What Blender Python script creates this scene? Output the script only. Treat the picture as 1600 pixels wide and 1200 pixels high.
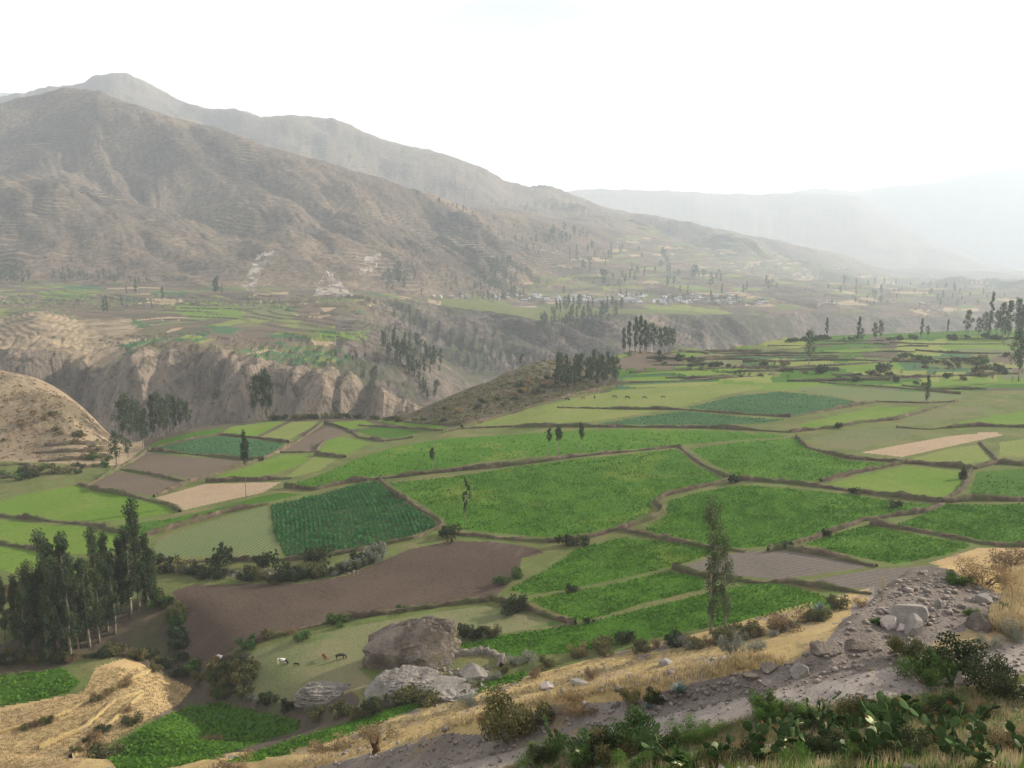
import bpy, bmesh, math, random
import numpy as np
from mathutils import Vector, Matrix, Euler
R = math.radians
random.seed(7); rng = np.random.default_rng(11)
for o in list(bpy.data.objects): bpy.data.objects.remove(o)
scene = bpy.context.scene
COL = scene.collection

# ------------------------------------------------------------------ camera, sky, sun, exposure
F_PX = 1386.0                      # focal length in pixels of the 1600 px wide photograph
PITCH = math.atan(220 / F_PX)      # the horizon lies 220 px above the middle
CAMZ = 120.0
cam_d = bpy.data.cameras.new("camera"); cam = bpy.data.objects.new("camera", cam_d); COL.objects.link(cam)
cam.location = (0, 0, CAMZ); cam.rotation_euler = (R(90) - PITCH, 0, 0)
cam_d.sensor_width = 36; cam_d.lens = 36 * F_PX / 1600; cam_d.clip_start = 0.3; cam_d.clip_end = 60000
scene.camera = cam
SUN_AZ, SUN_EL = R(66), R(24)      # azimuth from the view direction (+Y) towards the right (+X)
world = bpy.data.worlds.new("World"); scene.world = world; world.use_nodes = True
wn = world.node_tree.nodes; wl = world.node_tree.links
for n in list(wn): wn.remove(n)
wo = wn.new("ShaderNodeOutputWorld"); bg = wn.new("ShaderNodeBackground"); sky = wn.new("ShaderNodeTexSky")
sky.sky_type = 'NISHITA'; sky.sun_disc = False; sky.sun_elevation = SUN_EL; sky.sun_rotation = SUN_AZ
sky.altitude = 3300; sky.air_density = 1.0; sky.dust_density = 3.0; sky.ozone_density = 1.0
# thin high cloud veiling the blue
tc = wn.new("ShaderNodeTexCoord"); mp = wn.new("ShaderNodeMapping"); mp.inputs['Scale'].default_value = (2.0, 2.0, 9.0)
nz = wn.new("ShaderNodeTexNoise"); nz.inputs['Scale'].default_value = 1.3; nz.inputs['Detail'].default_value = 6
rp = wn.new("ShaderNodeValToRGB"); rp.color_ramp.elements[0].position = 0.28; rp.color_ramp.elements[0].color = (.5,)*3 + (1,)
rp.color_ramp.elements[1].position = 0.55; rp.color_ramp.elements[1].color = (1, 1, 1, 1)
mx = wn.new("ShaderNodeMix"); mx.data_type = 'RGBA'; mx.inputs[7].default_value = (11.3, 11.1, 11.1, 1)
wl.new(tc.outputs['Generated'], mp.inputs['Vector']); wl.new(mp.outputs[0], nz.inputs['Vector']); wl.new(nz.outputs[0], rp.inputs[0])
wl.new(rp.outputs[0], mx.inputs[0]); wl.new(sky.outputs[0], mx.inputs[6]); wl.new(mx.outputs[2], bg.inputs[0])
bg.inputs[1].default_value = 0.051; wl.new(bg.outputs[0], wo.inputs[0])
sd = bpy.data.lights.new("sun", 'SUN'); sd.energy = 5.0; sd.angle = R(0.6); sd.color = (1.0, 0.90, 0.75)
sun = bpy.data.objects.new("sun", sd); COL.objects.link(sun)
sdir = Vector((math.sin(SUN_AZ) * math.cos(SUN_EL), math.cos(SUN_AZ) * math.cos(SUN_EL), math.sin(SUN_EL)))
sun.rotation_euler = sdir.to_track_quat('Z', 'Y').to_euler(); sun.location = (300, 100, 500)
scene.view_settings.view_transform = 'Standard'; scene.view_settings.look = 'None'
scene.view_settings.exposure = 0.98; scene.view_settings.gamma = 1
scene.cycles.use_denoising = True
scene.cycles.max_bounces = 5; scene.cycles.diffuse_bounces = 2; scene.cycles.glossy_bounces = 1
scene.cycles.transmission_bounces = 3; scene.cycles.transparent_max_bounces = 6; scene.cycles.volume_bounces = 2

# ------------------------------------------------------------------ noise
def _h(ix, iy, s):
    n = (ix.astype(np.int64) * 374761393 + iy.astype(np.int64) * 668265263 + s * 974634777) & 0x7fffffff
    n = ((n ^ (n >> 13)) * 1274126177) & 0x7fffffff
    return ((n ^ (n >> 16)) & 0xffff) / 65535.0
def vnoise(x, y, s=0):
    ix = np.floor(x); iy = np.floor(y); fx = x - ix; fy = y - iy
    fx = fx * fx * fx * (fx * (fx * 6 - 15) + 10); fy = fy * fy * fy * (fy * (fy * 6 - 15) + 10)
    a = _h(ix, iy, s); b = _h(ix + 1, iy, s); c = _h(ix, iy + 1, s); d = _h(ix + 1, iy + 1, s)
    return (a + (b - a) * fx + (c - a) * fy + (a - b - c + d) * fx * fy) * 2 - 1
def fbm(x, y, oct=4, s=0, g=.5):
    r = 0; am = 1.; t = 0
    for i in range(oct):
        r = r + am * vnoise(x, y, s + i * 17); t += am; am *= g; x, y = x * 1.93 + y * .6 + 13.1, y * 1.93 - x * .6 + 7.7
    return r / t
def ridged(x, y, oct=4, s=0):
    r = 0; am = 1.; t = 0
    for i in range(oct):
        r = r + am * (1 - 2 * np.abs(vnoise(x, y, s + i * 31))); t += am; am *= .52; x, y = x * 2.03 + 5.3, y * 2.03 + 9.1
    return r / t
def sstep(a, b, x):
    t = np.clip((x - a) / (b - a), 0, 1); return t * t * (3 - 2 * t)

# ------------------------------------------------------------------ the lie of the land
def px2dir(u, v):                  # direction with y = 1 for a point of the photograph
    t = (600 - v) / F_PX; X = (u - 800) / F_PX
    dy = math.cos(PITCH) + math.sin(PITCH) * t
    return X / dy, (-math.sin(PITCH) + math.cos(PITCH) * t) / dy
def line(*pts):                    # (u, v, Y) = seen there, or (u, None, Y, z) = height given
    A = []
    for p in pts:
        if p[1] is None:
            A.append(((p[0] - 800) / F_PX, p[2], p[3]))
        else:
            a, e = px2dir(np.float64(p[0]), np.float64(p[1])); A.append((a, p[2], e * p[2]))
    A.sort(); return np.array(A, float)
N = None
LINES = [
 line((-400,N,1.5,-2.0),(2000,N,1.5,-2.0)),
 line((-300,1215,160),(0,1215,155),(200,1215,140),(400,1215,105),(500,1215,75),(600,1215,54),(800,1215,32),(1000,1215,23),(1300,1215,17),(1600,1215,15),(1900,1215,14)),
 line((-300,1208,163),(0,1208,157),(200,1208,143),(400,1209,109),(500,1210,79),(600,1206,60),(700,1200,52),(800,1190,50),(1000,1150,48),(1200,1118,45),(1350,1105,44),(1500,1080,45),(1600,1060,46),(1900,1040,48)),
 line((-300,1200,166),(0,1200,159),(200,1200,146),(400,1202,112),(500,1203,82),(600,1198,63),(700,1185,54),(800,1160,52.3),(1000,1110,51),(1200,1080,47.6),(1350,1045,48.2),(1500,1015,49.5),(1600,1000,50.7),(1900,985,52)),
 line((-300,1192,168),(0,1192,161),(200,1194,149),(400,1196,116),(500,1192,86),(600,1180,67),(700,1150,57),(870,1100,54.5),(1040,1075,51.5),(1120,1058,50.5),(1200,1040,50),(1300,1010,50),(1340,975,53),(1385,925,58),(1420,906,60),(1480,905,60),(1560,928,59),(1650,920,62),(1900,900,66)),
 line((-300,1186,170),(0,1186,163),(200,1188,152),(400,1188,122),(500,1182,95),(600,1166,76),(700,1142,66),(870,1094,64),(1040,1069,62),(1200,1034,62),(1300,1004,64),(1420,902,74),(1480,900,76),(1600,900,80),(1900,890,85)),
 line((-300,1178,172),(0,1178,166),(200,1179,164),(400,1175,160),(500,1165,156),(600,1125,162),(700,1090,170),(850,1050,180),(1000,1010,188),(1110,985,190),(1250,945,200),(1330,925,207),(1480,890,220),(1600,850,240),(1900,830,248)),
 line((-300,N,268,-105),(0,N,265,-103),(400,N,262,-98.5),(800,N,262,-93),(1200,N,264,-87),(1600,N,267,-84.5),(1900,N,268,-84)),
 line((-300,N,330,-106),(0,N,330,-104.5),(400,N,330,-100),(800,N,330,-94),(1200,N,330,-88.5),(1900,N,330,-86)),
 line((-300,N,390,-107),(0,N,390,-105),(400,N,400,-102),(800,N,410,-95),(1200,N,410,-90),(1900,N,410,-88)),
 line((-300,N,415,-107),(0,720,418),(180,728,425),(240,N,440,-107),(300,695,460),(400,685,490),(500,680,497),(600,672,505),(700,670,468),(780,655,495),(850,630,525),(960,606,585),(1100,600,600),(1300,600,598),(1600,600,595),(1900,600,595)),
 line((-300,560,470),(-100,566,475),(0,578,480),(60,590,480),(100,612,480),(140,645,480),(185,695,480),(240,686,495),(300,668,512),(350,661,530),(400,656,540),(500,652,545),(600,655,540),(640,646,545),(700,620,570),(760,594,600),(810,572,640),(850,560,680),(900,557,720),(960,552,760),(1100,545,800),(1150,545,820),(1180,534,860),(1250,526,950),(1400,521,1050),(1600,512,1150),(1900,505,1200)),
 line((-300,N,540,-185),(200,N,550,-188),(600,N,620,-190),(800,N,740,-192),(960,N,850,-195),(1150,N,930,-200),(1400,N,1170,-240),(1900,N,1350,-280)),
 line((-300,N,780,-178),(110,N,790,-182),(150,N,770,-185),(300,N,740,-186),(480,N,700,-188),(600,N,690,-190),(740,N,830,-195),(850,N,900,-197),(1200,N,1200,-215),(1400,N,1500,-245),(1900,N,1900,-290)),
 line((-300,545,890),(0,541,890),(110,547,885),(150,572,860),(200,552,850),(280,536,860),(340,541,845),(400,560,830),(480,576,800),(560,590,790),(600,601,780),(640,622,770),(690,640,765),(740,N,900,-190),(850,N,1100,-196),(1200,N,1450,-220),(1400,N,1750,-250),(1900,N,2100,-290)),
 line((-300,505,1130),(0,500,1130),(60,482,1130),(120,500,1130),(400,500,1150),(560,488,1150),(620,515,1130),(680,553,1100),(730,590,1080),(770,N,1180,-192),(850,N,1280,-195),(1000,N,1380,-200),(1200,N,1600,-225),(1400,N,1900,-255),(1900,N,2300,-295)),
 line((-300,480,1300),(0,480,1300),(400,482,1300),(560,474,1300),(620,N,1290,-150),(680,N,1290,-185),(730,N,1310,-193),(770,N,1340,-196),(850,N,1370,-196),(1000,N,1460,-202),(1200,N,1720,-226),(1400,N,2050,-258),(1900,N,2500,-298)),
 line((-300,465,1480),(0,466,1480),(400,465,1480),(560,462,1480),(640,470,1540),(700,478,1560),(800,490,1540),(850,502,1500),(890,494,1580),(960,489,1640),(1100,491,1740),(1200,488,1900),(1300,482,2200),(1400,491,2300),(1600,500,2600),(1900,503,2900)),
 line((-300,440,1720),(0,440,1720),(200,445,1700),(400,447,1680),(560,457,1680),(700,457,1950),(800,463,2100),(1000,459,2300),(1200,458,2600),(1400,457,3200),(1600,452,3600),(1900,450,3900)),
 line((-300,280,2200),(0,290,2150),(90,302,2150),(160,325,2100),(250,340,2050),(300,365,2000),(360,395,1950),(450,350,2100),(600,380,2100),(700,378,2300),(800,400,2500),(900,418,2700),(1000,425,2900),(1200,438,3200),(1400,448,3700),(1600,447,4200),(1900,445,4300)),
 line((-300,276,2400),(0,288,2350),(90,298,2350),(160,316,2330),(250,322,2300),(300,325,2300),(450,300,2350),(600,335,2350),(700,345,2600),(800,362,2900),(900,380,3100),(1000,395,3400),(1200,425,4000),(1400,443,4600),(1600,443,5000),(1900,441,5000)),
 line((-300,240,2900),(0,163,2900),(50,148,2900),(100,138,2900),(150,148,2860),(230,172,2800),(300,193,2700),(370,215,2680),(430,236,2650),(500,250,2680),(600,280,2700),(650,297,2760),(720,325,2900),(800,335,3200),(900,347,3500),(1000,368,3900),(1200,405,4600),(1400,438,5400),(1600,440,5800),(1900,438,5800)),
 line((-300,N,3600,350),(0,N,3500,330),(100,N,3500,330),(300,N,3400,190),(430,N,3400,110),(600,N,3400,60),(700,328,3400),(800,326,3700),(900,338,4100),(1000,358,4500),(1200,397,5200),(1400,436,5900),(1600,438,6200),(1900,437,6200)),
 line((-300,200,5200),(0,160,5200),(125,147,5200),(155,128,5200),(185,120,5200),(215,125,5200),(250,145,5100),(300,160,5000),(340,172,5000),(380,179,4900),(410,187,4900),(440,180,4900),(480,179,4900),(520,188,4900),(600,220,4900),(700,242,4900),(740,258,4950),(790,288,5000),(830,293,5100),(850,288,5200),(880,301,5200),(940,322,5300),(1040,345,5400),(1130,362,5600),(1250,385,5900),(1330,402,6200),(1400,430,6500),(1600,437,6700),(1900,436,6700)),
 line((-300,N,7000,200),(400,N,7000,200),(900,N,7200,-100),(1900,N,7800,-300)),
 line((-300,150,9000),(0,146,9000),(30,150,9000),(80,170,8800),(345,195,8600),(365,172,8600),(380,168,8600),(400,176,8600),(425,195,8600),(600,260,9000),(800,305,9800),(880,298,10000),(930,296,10300),(1000,299,10500),(1100,300,10600),(1190,302,10700),(1230,300,10800),(1340,305,10800),(1370,325,10600),(1420,350,10400),(1470,380,10200),(1530,405,10000),(1600,428,9800),(1900,438,9800)),
 line((-300,N,11400,-100),(1900,N,11600,-300)),
 line((-300,300,12600),(900,325,12600),(1200,303,12800),(1300,295,12800),(1400,289,12800),(1500,280,12800),(1540,265,12800),(1600,262,12800),(1900,250,12800)),
 line((-300,N,19000,-300),(1900,N,19000,-300)),
]
K = len(LINES)
def smooth_line(k, L):             # soften the corners between the traced points
    a = np.linspace(-1.0, 1.0, 2401); sg = (.004 if k < 6 else .010 if k < 18 else .008) / (a[1] - a[0])
    w = np.exp(-.5 * (np.arange(-int(3 * sg), int(3 * sg) + 1) / sg) ** 2); w /= w.sum(); out = [a]
    for c in (1, 2):
        v = np.interp(a, L[:, 0], L[:, c]); v = np.convolve(np.pad(v, len(w) // 2, mode='edge'), w, mode='valid'); out.append(v)
    return np.stack(out, 1)
LINES = [smooth_line(k, L) for k, L in enumerate(LINES)]
def smooth_interp(a, L, c):        # piecewise linear in a
    return np.interp(a, L[:, 0], L[:, c])
def knots(a):
    Y = np.stack([smooth_interp(a, L, 1) for L in LINES]); Z = np.stack([smooth_interp(a, L, 2) for L in LINES])
    for k in range(1, K): Y[k] = np.maximum(Y[k], Y[k - 1] + .6)
    return Y, Z
def base_z(Y, Z, y):               # monotone cubic through the knots of each column; y (same shape as a)
    h = np.diff(Y, axis=0); d = np.diff(Z, axis=0) / h
    m = np.zeros_like(Z)
    w1 = 2 * h[1:] + h[:-1]; w2 = h[1:] + 2 * h[:-1]
    ok = d[1:] * d[:-1] > 0
    den = np.where(ok, w1 / np.where(ok, d[:-1], 1) + w2 / np.where(ok, d[1:], 1), 1)
    m[1:-1] = np.where(ok, (w1 + w2) / den, 0); m[0] = d[0]; m[-1] = d[-1]
    out = np.zeros_like(y)
    idx = np.clip((Y <= y[None]).sum(0) - 1, 0, K - 2)
    g = lambda A, i: np.take_along_axis(A, i[None], 0)[0]
    y0 = g(Y, idx); hh = g(h, idx); t = np.clip((y - y0) / hh, 0, 1)
    z0 = g(Z, idx); z1 = g(Z, idx + 1); m0 = g(m, idx); m1 = g(m, idx + 1)
    t2 = t * t; t3 = t2 * t
    return (2*t3-3*t2+1)*z0 + (t3-2*t2+t)*hh*m0 + (-2*t3+3*t2)*z1 + (t3-t2)*hh*m1
RAV = np.array([(-130., 205.), (-112., 222.), (-98., 228.), (-88., 215.), (-72., 192.), (-62., 178.), (-46., 168.)])
def seg_dist(x, y, P):
    d = np.full(np.shape(x), 1e9)
    for (ax, ay), (bx, by) in zip(P[:-1], P[1:]):
        vx, vy = bx - ax, by - ay; t = np.clip(((x - ax) * vx + (y - ay) * vy) / (vx * vx + vy * vy), 0, 1)
        d = np.minimum(d, np.hypot(x - ax - t * vx, y - ay - t * vy))
    return d
def terr(z, step, sharp):          # terraces: flat treads with steep risers
    q = z / step; f = np.floor(q); r = q - f
    return (f + sstep(1 - sharp, 1, r)) * step
def strip(x, y): return (y + 30 * fbm(x / 160, y / 120, 3, 15) + x * .12) / np.interp(y, [550, 700, 1100], [13, 15, 26])
def Hraw(x, y, a=None, Y=None, Z=None):
    x = np.asarray(x, float); y = np.asarray(y, float)
    a = x / y
    if Y is None: Y, Z = knots(a)
    # gullies and spurs: the profile is read a little nearer or farther, level ground stays as it is
    xr = x * .70 + y * .71
    A = np.interp(y, [0, 480, 520, 640, 900, 1000, 1150, 1350, 1700, 1900], [0, 0, 4, 36, 38, 8, 12, 75, 50, 0])
    W = np.where(y < 1150, 44., 105.)
    xs = np.where(y < 1000, x, xr)
    # (blend of the two coordinate systems)
    b = sstep(900, 1500, y); xs = x * (1 - b) + xr * b
    es = np.interp(y, [1000, 1900, 3500], [3.2, 1.3, 1.0])
    n = ridged(xs / W, y / (W * es), 3, 3) * .75 + fbm(xs / (W * .35), y / (W * .35 * es), 3, 9) * .4
    yr = smooth_interp(a, LINES[11], 1); beyond = np.where(y < 1300, sstep(yr - 50, yr + 40, y), 1.0)
    yy = y + A * n * beyond
    yy = np.clip(yy, Y[0] + .01, Y[-1])
    z = base_z(Y, Z, yy)
    # roughness
    am = np.interp(y, [0, 14, 50, 130, 175, 480, 560, 900, 1000, 1130, 1170, 1700, 1740, 1950, 2900, 3380, 3450, 3520, 4200, 6500, 7000, 7500, 10000, 17000], [.1, .35, .6, .7, .12, .2, 2.5, 3, .8, .8, .8, 1.0, 1.0, 10, 14, 14, .5, 14, 26, 26, .5, 30, 45, 40])
    wl_ = np.select([y < 520, y < 1150, y < 1720, y < 3450, y < 7000], [14., 45., 90., 130., 300.], 700.)
    am = np.where((y > 480) & (y < 1300), .15 + (am - .15) * np.maximum(beyond, .45 * sstep(.12, .06, a) * sstep(-.2, -.1, a)), am)
    am = am * np.where(y > 1500, 1 - .8 * sstep(-.06, .08, a) * (1 - sstep(3600, 4600, y)), 1)
    z = z + am * (ridged(xs / wl_, y / (wl_ * 1.5), 4, 40) * .6 + fbm(x / (wl_ * .35), y / (wl_ * .35), 3, 77) * .4) * (1 - .75 * sstep(.0, 1.0, np.exp(-((y - smooth_interp(a, LINES[11], 1)) / 40) ** 2)) * (y < 1300))
    # eroded gullies between rounded spurs on the mountains
    ga = np.interp(y, [1720, 1900, 2400, 3000, 3400, 3450, 3500, 4200, 5200, 6900, 7000, 7100, 10000, 16000], [0, 34, 62, 62, 40, 0, 50, 105, 120, 100, 0, 80, 150, 120]); gw = np.select([y < 3450, y < 7000], [230., 480.], 1200.)
    crest = np.exp(-((y - smooth_interp(a, LINES[21], 1)) / 170) ** 2) + np.exp(-((y - smooth_interp(a, LINES[23], 1)) / 330) ** 2) + np.exp(-((y - smooth_interp(a, LINES[25], 1)) / 700) ** 2)
    gx = xr + 60 * fbm(x / 300, y / 300, 3, 61)
    gy = y * .70 - x * .71; gul = -ridged(gx / gw, gy / (gw * 1.8), 5, 71)
    lowf = 1 - .75 * sstep(-.06, .08, a) * (1 - sstep(3600, 4600, y)); ga = ga * lowf
    z = z + (y > 1700) * ga * gul * (1 - .85 * np.clip(crest, 0, 1))
    cm = np.interp(y, [560, 680, 860, 1000, 1250, 1450, 1600], [0, 1, 1, 0, 0, 1, 0]) * sstep(-.1, .1, np.interp(y, [0, 1], [0, 1]))
    z = z - cm * beyond * 8 * ridged(xs / 24, y / 70, 4, 81)
    # ravine on the left
    d = seg_dist(x, y, RAV); z = z - 7.5 * np.exp(-(d / 9) ** 2) * sstep(160, 175, y)
    # bench terraces beyond the gorge and low steps over the plateau
    bench = sstep(905, 940, y) * (1 - sstep(1650, 1800, y)) * (1 - sstep(-.11, -.07, a))
    zn = z + 3.5 * fbm(x / 150, y / 150, 2, 5)
    z = z + bench * (terr(zn, 2.0, .22) - zn)
    pl = sstep(600, 640, y) * sstep(.1, .15, a) * (1 - sstep(850, 1000, y))
    q = strip(x, y); z = z - pl * 1.7 * (q - np.floor(q) - .5)
    low = sstep(1750, 1850, y) * (1 - sstep(3000, 3600, y)) * sstep(-.3, -.1, a)
    zn = z + 5 * fbm(x / 200, y / 200, 2, 25)
    z = z + .45 * low * (terr(zn, 6, .25) - zn)
    return z
def H(x, y):
    x = np.asarray(x, float); y = np.asarray(y, float)
    if x.size <= 20000: return Hraw(x, y) + CAMZ
    return np.concatenate([Hraw(x[i:i + 20000], y[i:i + 20000]) for i in range(0, len(x), 20000)]) + CAMZ
def densify(P, n=6, closed=False):
    out = []; m = len(P)
    for i in range(m if closed else m - 1):
        a, b = P[i], P[(i + 1) % m]
        for j in range(n): out.append((a[0] + (b[0] - a[0]) * j / n, a[1] + (b[1] - a[1]) * j / n))
    if not closed: out.append(P[-1])
    return out
def inside(x, y, P):
    r = np.zeros(len(x), bool); n = len(P)
    for i in range(n):
        x1, y1 = P[i]; x2, y2 = P[(i + 1) % n]
        if y1 == y2: continue
        c = ((y1 > y) != (y2 > y)) & (x < (x2 - x1) * (y - y1) / (y2 - y1) + x1); r ^= c
    return r

# ------------------------------------------------------------------ materials
def mat_new(name):
    m = bpy.data.materials.new(name); m.use_nodes = True; nt = m.node_tree
    for n in list(nt.nodes):
        if n.type != 'OUTPUT_MATERIAL': nt.nodes.remove(n)
    return m, nt, nt.nodes['Material Output']
def noise_node(nt, scale, detail=6, rough=.6, stretch=None, dist=0):
    tc = nt.nodes.new("ShaderNodeTexCoord"); n = nt.nodes.new("ShaderNodeTexNoise")
    n.inputs['Scale'].default_value = scale; n.inputs['Detail'].default_value = detail
    n.inputs['Roughness'].default_value = rough; n.inputs['Distortion'].default_value = dist
    v = tc.outputs['Object']
    if stretch:
        mp = nt.nodes.new("ShaderNodeMapping"); mp.inputs['Scale'].default_value = stretch[:3]
        if len(stretch) > 3: mp.inputs['Rotation'].default_value = (0, 0, stretch[3])
        nt.links.new(v, mp.inputs['Vector']); v = mp.outputs[0]
    nt.links.new(v, n.inputs['Vector']); return n.outputs['Fac']
def ramp(nt, fac, stops):
    r = nt.nodes.new("ShaderNodeValToRGB"); e = r.color_ramp.elements
    while len(e) < len(stops): e.new(.5)
    for i, (p, c) in enumerate(stops):
        e[i].position = p; e[i].color = tuple(c) + (1,)
    nt.links.new(fac, r.inputs[0]); return r.outputs[0]
def mixc(nt, fac, a, b, mode='MIX'):
    m = nt.nodes.new("ShaderNodeMix"); m.data_type = 'RGBA'; m.blend_type = mode
    for i, s in ((0, fac), (6, a), (7, b)):
        if isinstance(s, (int, float)): m.inputs[i].default_value = s
        elif isinstance(s, tuple): m.inputs[i].default_value = s + (1,)
        else: nt.links.new(s, m.inputs[i])
    return m.outputs[2]
def finish(nt, out, col, rough=.95, bump=None, dist=.3, strength=.6, transl=0):
    b = nt.nodes.new("ShaderNodeBsdfPrincipled"); b.inputs['Roughness'].default_value = rough
    b.inputs['Specular IOR Level'].default_value = .04
    if isinstance(col, tuple): b.inputs['Base Color'].default_value = col + (1,)
    else: nt.links.new(col, b.inputs['Base Color'])
    if bump is not None:
        bp = nt.nodes.new("ShaderNodeBump"); bp.inputs['Strength'].default_value = strength; bp.inputs['Distance'].default_value = dist
        nt.links.new(bump, bp.inputs['Height']); nt.links.new(bp.outputs[0], b.inputs['Normal'])
    if transl:
        t = nt.nodes.new("ShaderNodeBsdfTranslucent"); ms = nt.nodes.new("ShaderNodeMixShader"); ms.inputs[0].default_value = transl
        if isinstance(col, tuple): t.inputs[0].default_value = col + (1,)
        else: nt.links.new(col, t.inputs[0])
        nt.links.new(b.outputs[0], ms.inputs[1]); nt.links.new(t.outputs[0], ms.inputs[2]); nt.links.new(ms.outputs[0], out.inputs[0])
    else: nt.links.new(b.outputs[0], out.inputs[0])
def ground(name, c0, c1, c2, big=.03, fine=1.2, dist=.3, strength=.7, patch=None, rows=None):
    m, nt, out = mat_new(name)
    nb = noise_node(nt, big, 5, .6, dist=.4); nf = noise_node(nt, fine, 5, .7)
    base = ramp(nt, nb, [(.3, c0), (.5, c1), (.7, c2)])
    spk = ramp(nt, nf, [(.3, (.55, .55, .55)), (.5, (1, 1, 1)), (.7, (1.0, 1.0, 1.0))])
    col = mixc(nt, .75, base, spk, 'MULTIPLY')
    if patch:
        pn = noise_node(nt, patch[1], 6, .65, dist=.6); pm = ramp(nt, pn, [(patch[2], (0, 0, 0)), (patch[2] + .08, (1, 1, 1))])
        col = mixc(nt, pm, col, patch[0])
    if rows:                       # rows = (angle, spacing, colour between rows, strength)
        tc = nt.nodes.new("ShaderNodeTexCoord"); mp = nt.nodes.new("ShaderNodeMapping"); mp.inputs['Rotation'].default_value = (0, 0, rows[0])
        wv = nt.nodes.new("ShaderNodeTexWave"); wv.inputs['Scale'].default_value = .314 / rows[1]; wv.inputs['Distortion'].default_value = 1.0
        wv.inputs['Detail'].default_value = 2; wv.inputs['Detail Scale'].default_value = .3
        nt.links.new(tc.outputs['Object'], mp.inputs[0]); nt.links.new(mp.outputs[0], wv.inputs[0])
        f = ramp(nt, wv.outputs['Fac'], [(.35, (0, 0, 0)), (.65, (rows[3],) * 3)])
        col = mixc(nt, f, col, rows[2])
    finish(nt, out, col, .95, nf, dist, strength); return m
M = {}
M['lush'] = ground('potato_green', (.048,.118,.012), (.058,.132,.014), (.078,.148,.020), .02, 1.0, .5, patch=((.105,.15,.024), .03, .56))
M['deep'] = ground('deep_green_crop', (.038,.092,.010), (.048,.105,.013), (.058,.115,.018), .03, 1.1, .5)
M['teal'] = ground('bean_green', (.038,.085,.038), (.045,.096,.04), (.055,.10,.043), .03, .9, .4)
M['light'] = ground('alfalfa_green', (.082,.145,.018), (.096,.155,.024), (.125,.165,.036), .03, .7, .3)
M['pale'] = ground('meadow_green', (.12,.155,.040), (.14,.165,.048), (.17,.17,.06), .03, .7, .3)
M['yellow'] = ground('yellow_green_pasture', (.14,.175,.035), (.16,.18,.05), (.18,.175,.06), .04, .7, .3)
M['pasture'] = ground('cow_pasture', (.10,.13,.05), (.14,.145,.07), (.18,.155,.09), .045, 1.5, .25, patch=((.07,.115,.03), .06, .56))
M['olive'] = ground('olive_fallow', (.09,.11,.045), (.11,.125,.05), (.13,.12,.06), .04, .8, .3, rows=(.5, 3.0, (.12,.11,.07), .4))
M['sprout'] = ground('sprouting_rows', (.13,.14,.07), (.14,.145,.075), (.16,.145,.085), .04, 1.2, .3, rows=(.25, 1.6, (.055,.11,.03), .8))
M['corn'] = ground('row_crop_soil', (.03,.05,.02), (.035,.06,.022), (.04,.07,.025), .05, 1.5, .3)
M['plough'] = ground('dark_ploughed_soil', (.068,.049,.036), (.082,.059,.044), (.105,.077,.058), .03, 1.0, .5, patch=((.125,.095,.08), .018, .60), rows=(.9, 1.6, (.055,.04,.036), .3))
M['greysoil'] = ground('grey_ploughed_soil', (.12,.105,.09), (.135,.115,.10), (.15,.13,.11), .05, 1.0, .4, rows=(1.2, 1.8, (.095,.08,.07), .55))
M['brownsoil'] = ground('brown_ploughed_soil', (.10,.078,.058), (.115,.09,.066), (.13,.10,.072), .04, .9, .3, rows=(.9, 2.2, (.085,.07,.05), .4))
M['tan'] = ground('tan_fallow', (.26,.19,.125), (.28,.21,.14), (.30,.225,.15), .05, 1.0, .2)
M['stubble'] = ground('golden_stubble', (.30,.215,.105), (.35,.25,.125), (.29,.20,.11), .05, 1.2, .3, patch=((.20,.15,.09), .13, .57))
M['verge'] = ground('verge_grass', (.075,.095,.030), (.10,.112,.040), (.15,.132,.062), .06, .9, .4, patch=((.10,.13,.04), .09, .52))
M['bank'] = ground('dry_stone_bank', (.062,.050,.036), (.10,.078,.055), (.19,.148,.10), .25, 1.6, .4, patch=((.085,.095,.04), .12, .50))
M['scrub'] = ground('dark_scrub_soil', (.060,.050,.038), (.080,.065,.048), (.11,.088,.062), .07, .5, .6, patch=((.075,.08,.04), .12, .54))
M['hill'] = ground('dry_grass_slope', (.30,.215,.10), (.36,.27,.125), (.27,.205,.13), .09, 1.4, .5, patch=((.185,.155,.13), .16, .55))
M['nearsoil'] = ground('weedy_brown_soil', (.09,.065,.045), (.13,.098,.068), (.18,.14,.095), .35, 5, .12, patch=((.09,.105,.035), .5, .54))
M['gravel'] = ground('grey_gravel', (.15,.125,.11), (.20,.17,.15), (.27,.23,.20), .25, 4, .25, 1.0, patch=((.27,.205,.12), .12, .57))
M['road'] = ground('gravel_road', (.22,.19,.17), (.26,.225,.20), (.29,.255,.225), .35, 7, .08, patch=((.20,.165,.13), .3, .58))
M['lithill'] = ground('golden_hill', (.17,.132,.088), (.23,.178,.118), (.29,.225,.15), .03, .35, 1.0, patch=((.13,.105,.07), .045, .51))
def cliff_mat():
    m, nt, out = mat_new('eroded_cliff')
    nb = noise_node(nt, .03, 7, .65, (1, .5, .35), .5); nf = noise_node(nt, .22, 6, .7, (1, 1, .5))
    col = ramp(nt, nb, [(.32, (.13,.105,.085)), (.45, (.20,.165,.13)), (.58, (.30,.24,.185)), (.7, (.38,.30,.22))])
    pn = noise_node(nt, .05, 6, .7); pm = ramp(nt, pn, [(.55, (0,0,0)), (.62, (.8,.8,.8))])
    col = mixc(nt, pm, col, (.10,.09,.055))
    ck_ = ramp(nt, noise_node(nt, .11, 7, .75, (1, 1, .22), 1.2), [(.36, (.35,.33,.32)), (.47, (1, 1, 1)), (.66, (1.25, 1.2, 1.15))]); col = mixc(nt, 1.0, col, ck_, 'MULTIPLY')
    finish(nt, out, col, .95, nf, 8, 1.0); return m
M['cliff'] = cliff_mat()
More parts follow.
